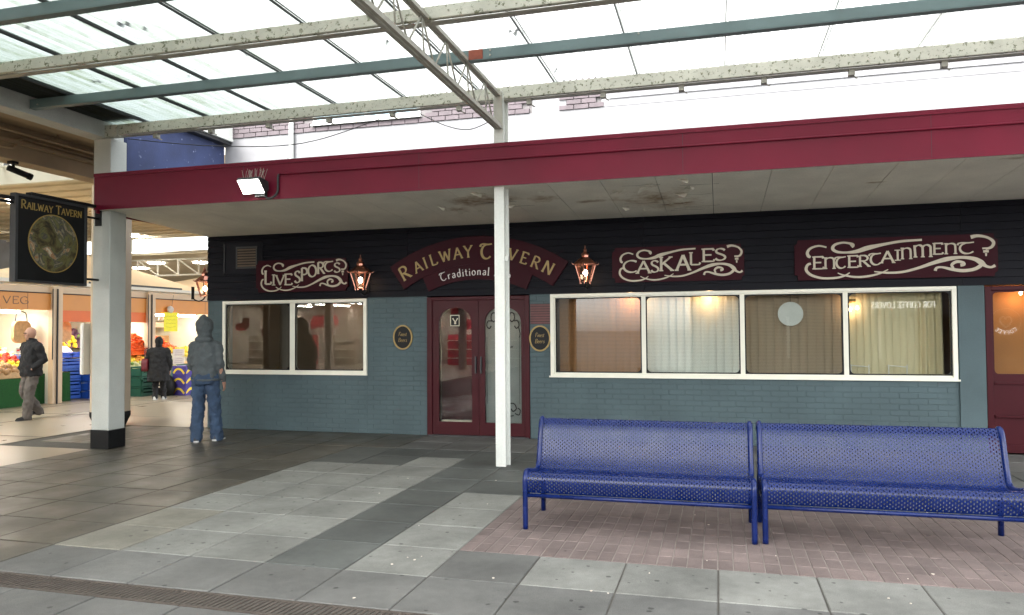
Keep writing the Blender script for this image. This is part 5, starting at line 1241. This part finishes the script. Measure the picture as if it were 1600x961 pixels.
for k in range(9):
    t = empty('price_card', 'small white price card stuck in the fruit display behind the walking man', 'card', 'price cards in the left fruit display', loc=(-15.25+rc.uniform(-.3,.35), 11.7+k*.27, 1.0+rc.uniform(-.02,.15)), rz=rc.uniform(-.3,.3))
    MB().box(-.004,.0,-.07,.07,.04,.16).build('sheet', 'white_letter', t); MB().box(.0004,.0016,-.045,.045,.08,.12).build('figure', 'faint_pencil' if 0 else 'f_apple', t); MB().box(-.003,.003,-.005,.005,-.06,.039).build('stake', 'crate_wood', t)
t = empty('yellow_sign', 'bright yellow handwritten price sign hanging over the carrots', 'sign', loc=(SXF+.12, 17.27, 1.62)); MB().box(-.004,.004,-.26,.26,0,.52).build('sheet', 'yellow', t); MB().tube([(0,0,.52),(0,.1,1.0)], .004, 5).build('string', 'dark_metal', t)
mb = MB()
for q in range(4):
    P = [(-.18+k*.03, .42-q*.1+random.uniform(-.012,.012)) for k in range(13)]; mb.ribbon(P, [.008]*13, lambda a, z, d: (.0041+d, a, z), 0, .002)
mb.build('writing', mat('olive_ink', (.45,.4,.02), .6, 0), t)
MB().ell((0,-.02,.6), .06,.12,.1,10,7).build('white_bag', 'white_cloth', t, smooth=True)
t = empty('shelf_unit', 'shelf of bottles and jars at the back of the left stall', 'shelves', loc=(-16.9, 12.7, .9))
MB().box(-.15,.15,-.55,-.52,0,1.2).box(-.15,.15,.52,.55,0,1.2).build('upright', 'hall_white', t)
for k in range(4): MB().box(-.15,.15,-.519,.519,k*.33+.1,k*.33+.13).build('shelf', 'hall_white', t)
for k in range(3):
    for q in range(8): MB().lathe((.03,-.45+q*.125,k*.33+.131), [(.035,0),(.035,.12),(.012,.15),(.012,.2)], 8).build('bottle', random.choice(['f_white','f_plum','f_leaf','dark_metal','f_pale']), t, smooth=True)
for k, (y, lab) in enumerate(((13.25, 'woven tan bag hanging left of the stall post'), (14.35, 'woven tan bag hanging right of the stall post'))):
    t = empty('hanging_bag', lab, 'bag', 'woven bags', loc=(SXF-.5, y, 1.38)); MB().prism(rrect(-.22,.22,0,.5,.14), lambda a, z, d: (d, a, z), -.05, .05).build('body', 'crate_wood', t, bevel=.02)
    MB().tube(cr([(0,-.15,.48),(0,-.1,.68),(0,.1,.68),(0,.15,.48)], 6), .012, 6).build('strap', 'dark_metal', t)
t = empty('hanging_scale', 'dark weighing scale box hanging in the left stall', 'scale', loc=(SXF-.4, 12.05, 1.62)); MB().box(-.15,.15,-.26,.26,0,.24).build('case', 'dark_metal', t, bevel=.02); MB().box(-.14,.1,.1,.22,.241,.34).box(-.14,.1,-.1,.04,.241,.36).build('cartons', 'card', t)
t = empty('stall_window', 'cream framed stall cabin with pictures behind the carrots', 'cabin', loc=(-16.4, 18.6, 0))
MB().box(-.05,.05,-1.4,-1.25,0,2.4).box(-.05,.05,-.45,-.3,0,2.4).box(-.05,.05,.9,1.05,0,2.4).box(-.05,.05,-1.249,1.05,1.75,1.9).box(-.05,.05,-1.249,1.05,.9,1.05).build('frame', 'stall_cream', t)
MB().box(.055,.07,-.25,.8,1.06,1.5).build('picture', 'f_potato', t); MB().box(.071,.08,.05,.7,1.25,1.32).build('label_strip', 'yellow', t)
for k in range(6): MB().box(.055,.07,-1.2+k*.38,-.93+k*.38,1.96,2.14).build('picture_card', 'f_plum' if k % 2 else 'card', t)

# ================================================================== PEOPLE
def fuse(o, vox, disp=0., dsc=.12, sm=4):
    r_ = o.modifiers.new('fuse', 'REMESH'); r_.mode = 'VOXEL'; r_.voxel_size = vox; r_.use_smooth_shade = True
    s_ = o.modifiers.new('soft', 'SMOOTH'); s_.iterations = sm; s_.factor = .5
    if disp:
        tx = bpy.data.textures.new('cloth_folds', 'CLOUDS'); tx.noise_scale = dsc; tx.noise_depth = 2
        d = o.modifiers.new('folds', 'DISPLACE'); d.texture = tx; d.strength = disp; d.mid_level = .5; d.texture_coords = 'LOCAL'
    return o
def V3(*a): return Vector(a)
def limb(mb, pts, rs, n=12):
    P = cr(pts, 4); Rr = []
    for i in range(len(pts)-1):
        for k in range(4): Rr.append(rs[i]+(rs[i+1]-rs[i])*k/4)
    Rr.append(rs[-1]); mb.tube(P, Rr, n); mb.ell(P[0], rs[0], rs[0], rs[0], 10, 6); mb.ell(P[-1], rs[-1], rs[-1], rs[-1], 10, 6)
def torso(mb, secs):
    """secs: (x,y,z,rx,ry)"""
    P = cr([Vector((a, b_, c, 0)[:3]) for a, b_, c, d, e in secs], 4); n = 18; base = len(mb.v); Q = []
    for i in range(len(secs)-1):
        for k in range(4): t = k/4; Q.append((secs[i][3]*(1-t)+secs[i+1][3]*t, secs[i][4]*(1-t)+secs[i+1][4]*t))
    Q.append(secs[-1][3:5])
    for p, (rx, ry) in zip(P, Q):
        for k in range(n):
            a = 2*math.pi*k/n; ca, sa = math.cos(a), math.sin(a); f_ = (abs(ca)**2.6+abs(sa)**2.6)**(-1/2.6); mb.v.append((p.x+rx*ca*f_, p.y+ry*sa*f_, p.z))
    for i in range(len(P)-1):
        for k in range(n): a = base+i*n+k; b_ = base+i*n+(k+1) % n; mb.f.append((a, b_, b_+n, a+n))
    mb.f.append(tuple(base+k for k in reversed(range(n)))); e = base+(len(P)-1)*n; mb.f.append(tuple(e+k for k in range(n)))
def hand(mb, w_, d, side):
    """relaxed hand from wrist w_ along direction d; side = +1 right, -1 left"""
    w_ = Vector(w_); d = Vector(d).normalized(); acr = Vector((0,1,0)); acr = (acr-d*acr.dot(d)).normalized(); nrm = d.cross(acr)
    mb.tube([w_, w_+d*.045, w_+d*.09], [.026,.034,.036], 10, [.02,.018,.015], up=acr)
    for k, ln in enumerate((.07,.08,.075,.058)):
        b_ = w_+d*.085+acr*(.028-k*.019); c = b_+d*ln*.55+nrm*side*-.006; e = c+d*ln*.4+nrm*side*-.022; mb.tube([b_, c, e], [.0088,.008,.0065], 8)
    b_ = w_+d*.02+acr*.03; mb.tube([b_, b_+d*.03+acr*.022, b_+d*.062+acr*.022], [.0115,.010,.008], 8)
def head(mb, c, s_=1., yaw_=0.):
    c = Vector(c); n0 = len(mb.v); mb.ell(c+V3(0,-.01,.015)*s_, .077*s_, .098*s_, .115*s_, 16, 12); mb.ell(c+V3(0,.018,-.055)*s_, .058*s_, .07*s_, .07*s_, 12, 8)
    mb.tube([c+V3(0,.085,.02)*s_, c+V3(0,.112,-.02)*s_, c+V3(0,.098,-.032)*s_], [.009*s_,.016*s_,.012*s_], 8)
    for q in (-1, 1): mb.ell(c+V3(q*.078,-.005,-.005)*s_, .01*s_, .02*s_, .032*s_, 8, 6)
    mb.tube([c+V3(-.05,.082,.03)*s_, c+V3(0,.092,.034)*s_, c+V3(.05,.082,.03)*s_], .01*s_, 8)
    mb.tube([c+V3(-.022,.084,-.066)*s_, c+V3(0,.09,-.065)*s_, c+V3(.022,.084,-.066)*s_], .008*s_, 8)
    if yaw_:
        q_ = Matrix.Rotation(yaw_, 3, 'Z')
        for i in range(n0, len(mb.v)): mb.v[i] = tuple(c+q_@(Vector(mb.v[i])-c))
def shoe(p, toe, parent, sole=True, m_='shoe'):
    p = Vector(p); t = Vector(toe).normalized(); s_ = V3(t.y, -t.x, 0); mb = MB()
    def ring(u, w_, h, z0=.018): c = p+t*u; return [c+s_*w_*math.cos(a)+V3(0,0,z0+h*max(0, math.sin(a))) for a in [math.pi*k/8 for k in range(9)]]
    Rg = [ring(-.085,.02,.05), ring(-.075,.034,.075), ring(-.03,.038,.085), ring(.04,.042,.068), ring(.11,.048,.05), ring(.16,.042,.04), ring(.185,.018,.025)]
    vs = [v for r_ in Rg for v in r_]; mb.add(vs, [(i*9+k, i*9+k+1, (i+1)*9+k+1, (i+1)*9+k) for i in range(6) for k in range(8)]+[tuple(range(9)), tuple(54+k for k in reversed(range(9)))])
    o = mb.build('shoe', m_, parent, smooth=True)
    if sole:
        out = [(-.09,.015),(-.08,.034),(-.03,.04),(.04,.044),(.11,.05),(.165,.044),(.192,.018)]; P = [(p+t*a+s_*b_) for a, b_ in out]+[(p+t*a-s_*b_) for a, b_ in reversed(out)]
        MB().prism([(q.x, q.y) for q in P], zf, p.z+.002, p.z+.024).build('sole', 'sole' if m_ != 'black_cloth' else 'shoe', o)
def person(label, loc, rz, sc_, J, top, bottom, vox=.014, hair=None, hood=False, coat=None, shoes='shoe', sleeve_end=None):
    t = empty('person', label, 'person', loc=loc, rz=rz); t.scale = (sc_,)*3
    h = Vector(J['head'])
    # body: one continuous skin mesh
    mb = MB(); head(mb, h, 1., J.get('yaw', 0)); limb(mb, [h+V3(0,-.02,-.06), Vector(J['neck'])], [.052,.056])
    nk = Vector(J['neck']); hp = Vector(J['hip'])
    torso(mb, [(hp.x,hp.y,hp.z-.05,.13,.09),((hp.x+nk.x)/2,(hp.y+nk.y)/2,(hp.z+nk.z)/2,.13,.09),(nk.x,nk.y-.01,nk.z-.12,.16,.09),(nk.x,nk.y,nk.z-.02,.06,.05)])
    for s_ in ('L', 'R'):
        sh, el, wr_ = [Vector(v) for v in J['arm'+s_]]; limb(mb, [sh, el, wr_], [.042,.036,.026])
        limb(mb, [nk+V3(0,0,-.08), sh], [.05,.045])
        if J.get('hands', True): hand(mb, wr_, wr_-el, 1 if s_ == 'R' else -1)
        hi, kn, an_ = [Vector(v) for v in J['leg'+s_]]; limb(mb, [hi, kn, an_+V3(0,0,.02)], [.075,.05,.036]); limb(mb, [hp, hi], [.09,.08])
    bo_ = mb.build('body', 'skin', t, smooth=True); fuse(bo_, .0075 if vox < .014 else .009, sm=2)
    # top
    mb = MB(); torso(mb, J['torso'])
    for s_ in ('L', 'R'):
        sh, el, wr_ = [Vector(v) for v in J['arm'+s_]]; d = (wr_-el).normalized()
        limb(mb, [nk+V3(0,-.01,-.09), sh, (sh+el)/2, el, (el+wr_)/2, wr_-d*.02], J.get('armr', [.07,.083,.07,.062,.055,.045]))
    j_ = mb.build(coat or 'jacket', top, t, smooth=True); fuse(j_, vox, .05, .09)
    # trousers
    mb = MB(); torso(mb, J['seat'])
    for s_ in ('L', 'R'):
        hi, kn, an_ = [Vector(v) for v in J['leg'+s_]]
        limb(mb, [hi, (hi+kn)/2, kn, (kn+an_)/2, an_+V3(0,0,-.03)], J.get('legr', [.098,.09,.076,.072,.07]))
    tr_ = mb.build('trousers', bottom, t, smooth=True); fuse(tr_, vox, .05, .075)
    for s_ in ('L', 'R'):
        a_ = Vector(J['leg'+s_][2]); shoe((a_.x, a_.y, a_.z-.085), J.get('toe'+s_, (0,1,0)), t, True, shoes)
    return t, h, nk
# hooded man, seen from behind, head turned to the left
J = dict(head=(-.03,.05,1.63), neck=(0,0,1.46), hip=(0,0,.95), yaw=R(38), armr=[.065,.07,.062,.054,.05,.042], armL=((-.165,0,1.375),(-.225,.02,1.1),(-.17,.16,.94)), armR=((.165,0,1.375),(.225,-.03,1.1),(.235,.06,.86)),
  legL=((-.095,0,.92),(-.11,.02,.5),(-.12,-.02,.085)), legR=((.095,0,.92),(.11,.05,.5),(.115,.13,.085)), toeL=(-.35,.8,0), toeR=(.1,1,0),
  torso=[(0,0,.86,.17,.13),(0,0,.9,.182,.14),(0,.0,1.05,.185,.14),(0,0,1.22,.192,.14),(0,-.01,1.36,.18,.125),(0,-.01,1.45,.12,.1),(0,0,1.5,.075,.075)],
  seat=[(0,0,1.0,.165,.125),(0,-.01,.9,.178,.135),(0,-.01,.82,.165,.125)], legr=[.1,.098,.088,.085,.088])
hm, h, nk = person('person in grey hooded top and blue jeans seen from behind', (-7.24, 9.36, 0), R(14), 1.02, J, 'hood_grey', 'jeans', .012, coat='hooded_top')
mb = MB(); rot = Matrix.Rotation(R(38), 3, 'Z')
secs = [(.085,-.16,.04),(.125,-.10,.10),(.14,-.03,.12),(.14,.04,.115),(.125,.09,.1),(.115,.115,.085)]
mb.ell(h+V3(0,-.02,.025), .122, .135, .15, 16, 12); mb.ell(h+rot@V3(0,.06,.045), .105, .11, .125, 14, 10); mb.ell(h+V3(0,-.03,.12), .06, .07, .07, 12, 8); mb.ell(nk+V3(0,-.07,.0), .13, .075, .06, 14, 8); limb(mb, [h+V3(0,-.02,-.05), nk+V3(0,-.01,-.02)], [.1,.095])
ho = mb.build('hood', 'hood_grey', hm, smooth=True); fuse(ho, .012, .03, .08)
hem = MB(); hem.tube([(.186*math.cos(R(a)), .142*math.sin(R(a)), .885) for a in range(0, 361, 15)], .016, 8, cap=False); hem.build('hem', 'hood_grey', bpy.data.objects['hooded_top'], smooth=True)
# bald man walking to the left
J = dict(head=(0,.03,1.585), neck=(0,0,1.44), hip=(0,0,.93), hands=False, yaw=R(-62), armL=((-.2,0,1.36),(-.29,-.05,1.1),(-.2,.1,.94)), armR=((.2,0,1.36),(.29,-.06,1.1),(.2,.1,.94)),
  legL=((-.09,0,.9),(-.1,.09,.5),(-.11,.14,.085)), legR=((.09,0,.9),(.1,.06,.5),(.1,-.2,.15)), toeL=(0,1,0), toeR=(.1,1,0),
  torso=[(0,0,.8,.2,.145),(0,0,.85,.212,.155),(0,.01,1.0,.215,.16),(0,0,1.2,.215,.15),(0,-.01,1.34,.2,.125),(0,-.01,1.43,.11,.09),(0,0,1.49,.07,.07)],
  seat=[(0,0,.98,.165,.13),(0,-.01,.88,.175,.135),(0,-.01,.8,.16,.12)], legr=[.1,.1,.09,.086,.085])
bm_, h, nk = person('person with bald head and glasses in black jacket and grey trousers walking left', (-12.36, 11.07, 0), R(168), 1.0, J, 'black_cloth', 'grey_cloth', .014, shoes='black_cloth')
qy = Matrix.Rotation(R(-62), 3, 'Z'); MB().tube([h+qy@V3(*p) for p in ((-.08,.0,.014),(-.062,.085,.014),(0,.107,.014),(.062,.085,.014),(.08,.0,.014))], .006, 6).build('glasses', 'black', bm_)
MB().tube([(nk.x+.07*math.cos(R(a)), nk.y+.07*math.sin(R(a)), nk.z+.045+.012*math.sin(R(a))) for a in range(-250, 71, 20)], .018, 8).build('collar', 'black_cloth', bm_, smooth=True)
MB().box(.08,.14,.146,.153,1.22,1.232).build('chest_logo', 'white_letter', bm_)
# woman walking away
J = dict(head=(0,.03,1.47), neck=(0,0,1.33), hip=(0,0,.85), armL=((-.19,0,1.25),(-.28,-.03,1.0),(-.24,.08,.8)), armR=((.19,0,1.25),(.27,-.03,1.0),(.26,.04,.76)),
  legL=((-.08,0,.82),(-.085,.05,.45),(-.085,.0,.09)), legR=((.08,0,.82),(.085,.08,.45),(.085,.16,.085)), toeL=(0,1,0), toeR=(0,1,0),
  torso=[(0,0,.48,.26,.2),(0,0,.56,.265,.2),(0,0,.8,.245,.185),(0,.0,1.0,.225,.165),(0,0,1.18,.205,.14),(0,-.01,1.28,.14,.1),(0,0,1.36,.07,.07)],
  seat=[(0,0,.9,.15,.12),(0,-.01,.8,.16,.12),(0,-.01,.72,.15,.11)], legr=[.09,.085,.075,.07,.068])
wm, h, nk = person('person in long black coat carrying a dark red shoulder bag', (-12.78, 14.85, 0), R(28), .93, J, 'black_cloth', 'black_cloth', .014, coat='coat', shoes='sole')
mb = MB(); mb.ell(h+V3(0,-.02,.02), .1, .115, .13, 14, 10); mb.ell(h+V3(0,-.05,-.07), .085, .08, .1, 12, 8); fuse(mb.build('hair', 'black', wm, smooth=True), .014, .02, .05)
bg_ = empty('shoulder_bag', 'dark red shoulder bag hanging at the left side of the black coat', 'bag', loc=(-13.03, 14.72, .68), rz=R(28))
MB().prism(rrect(-.16,.16,0,.3,.09), lambda a, z, d: (d, a, z), -.075, .075).build('body', 'bag_red', bg_, bevel=.03); MB().tube(cr([(0,-.12,.28),(0,-.08,.5),(.06,0,.56),(0,.08,.5),(0,.12,.28)], 5), .011, 6).build('strap', 'bag_red', bg_)
# person bending over in the stall
J = dict(head=(0,.62,1.0), neck=(0,.5,1.06), hip=(0,0,.92), armL=((-.2,.46,1.06),(-.24,.56,.86),(-.18,.66,.75)), armR=((.2,.46,1.06),(.24,.56,.86),(.18,.66,.75)),
  legL=((-.09,0,.9),(-.1,.04,.5),(-.1,0,.085)), legR=((.09,0,.9),(.1,.04,.5),(.1,0,.085)),
  torso=[(0,-.05,.84,.2,.16),(0,.0,.98,.215,.2),(0,.1,1.1,.225,.24),(0,.22,1.2,.2,.2),(0,.25,1.27,.12,.12)],
  seat=[(0,0,.98,.165,.13),(0,-.01,.88,.175,.135),(0,-.01,.8,.16,.12)])
person('person in white coat bending over behind the blue crates', (-15.75, 15.0, 0), R(60), 1.0, J, 'white_cloth', 'grey_cloth', .016, coat='coat')

# ================================================================== SHOPS OPPOSITE (seen mirrored in the tavern windows)
M['shop_tube'] = mat('lit_shop_tube', (1,1,1), .5, 0, emit=(1,.95,.88), estr=16)
M['lit_sign'] = mat('lit_sign_letters', (1,1,1), .5, 0, emit=(1,.96,.9), estr=1.0)
M['shop_red'] = mat('red_poster', (.55,.03,.05), .5, .1, 6); M['shop_dark'] = mat('dark_shopfront', (.035,.03,.03), .5, .2, 3); M['shop_wall'] = mat('shop_wall', (.4,.36,.3), .7, .1, 3)
cf = empty('coffee_shop', 'coffee shop front across the walkway, mirrored in the right tavern window', 'shop', loc=(6, -7, 0))
MB().box(-7,9,-.3,0,2.0,2.9).box(-7,-6.6,-.3,0,0,2.0).box(8.6,9,-.3,0,0,2.0).box(-7,9,-5,-4.9,0,2.9).box(-7,9,-4.9,-.31,2.8,2.85).box(-6.6,8.6,-.3,0,0,.5).build('front', 'shop_dark', cf)
for k in range(6): MB().box(-6.6+k*3-.03,-6.54+k*3,-.2,-.1,.5,2.0).build('mullion', 'hall_white', cf)
f3 = lambda x, z, d: (1.14-x, .002+d, 2.26+z)
mb = MB(); text_line(mb, 'FOR COFFEE LOVERS', 0, 0, .2, f3, .15, .2, 0, 1.98, True, .01); mb.build('sign_lettering', 'lit_sign', cf)
mb = MB(); ring = [(.42*math.cos(R(a)), .42*math.sin(R(a))) for a in range(0, 361, 8)]; g3 = lambda x, z, d: (3.25-x, .002+d, 1.75+z)
for i, c in enumerate('COFFEE'):
    a = R(225+18*i); wd = G[c][0]
    glyph(mb, c, lambda x, y, a=a, wd=wd: (math.cos(a)*(.42-y*.11)-math.sin(a)*(x-wd/2)*.11, math.sin(a)*(.42-y*.11)+math.cos(a)*(x-wd/2)*.11), g3, .2, 0, .01)
mb.build('logo_lettering', 'lit_sign', cf)
mb = MB(); mb.ribbon([(p[0]*1.05, p[1]*1.05) for p in ring], [.015]*len(ring), g3, 0, .01); hz = cr([(0,-.2,0),(-.16,-.02,0),(-.14,.14,0),(-.04,.16,0),(0,.08,0),(.04,.16,0),(.14,.14,0),(.16,-.02,0),(0,-.2,0)], 5); mb.ribbon([(v.x, v.y) for v in hz], [.05]*len(hz), g3, 0, .01)
mb.build('logo_ring', 'sign_cream', cf)
sh = empty('discount_shop', 'bright shop with red posters across the walkway, mirrored in the left tavern window', 'shop', loc=(-15, -7, 0))
MB().box(-9,8,-.3,0,2.9,3.15).box(-9,8,-9,-8.9,0,3.1).box(-9,-8.9,-8.9,0,0,3.0).box(7.9,8,-8.9,0,0,3.0).box(-9,8,-8.9,-.31,3.0,3.1).build('shell', 'shop_wall', sh)
for k in range(5): MB().box(-7+k*3-.12,-6.88+k*3,-.4,-.1,0,3.0).build('pillar', 'shop_dark' if k % 2 else 'shop_wall', sh)
for k in range(6):
    for q in range(2): MB().box(-6.5+k*2.3,-6.38+k*2.3,-8+q*4,-4.6+q*4,2.9,2.96).build('tube_light', 'shop_tube', sh)
rnd = random.Random(8)
for k in range(34):
    x, y, z = rnd.uniform(-8,7), rnd.uniform(-6,-.5), rnd.uniform(1.3,2.2); a, h_ = rnd.uniform(.3,.7), rnd.uniform(.3,.6)
    MB().box(x,x+a,y,y+.01,z,z+h_).build('poster', rnd.choice(['shop_red','shop_red','card','white_letter']), sh)
for k in range(7):
    x = -7.5+k*2.1; MB().box(x,x+1.6,-4.2,-3.9,0,1.4).build('shelf_unit', 'shop_red' if k % 2 else 'shop_wall', sh)
    for q in range(3): MB().box(x+.05,x+1.55,-3.89,-3.7,.3+q*.4,.34+q*.4).build('shelf', 'hall_white', sh)
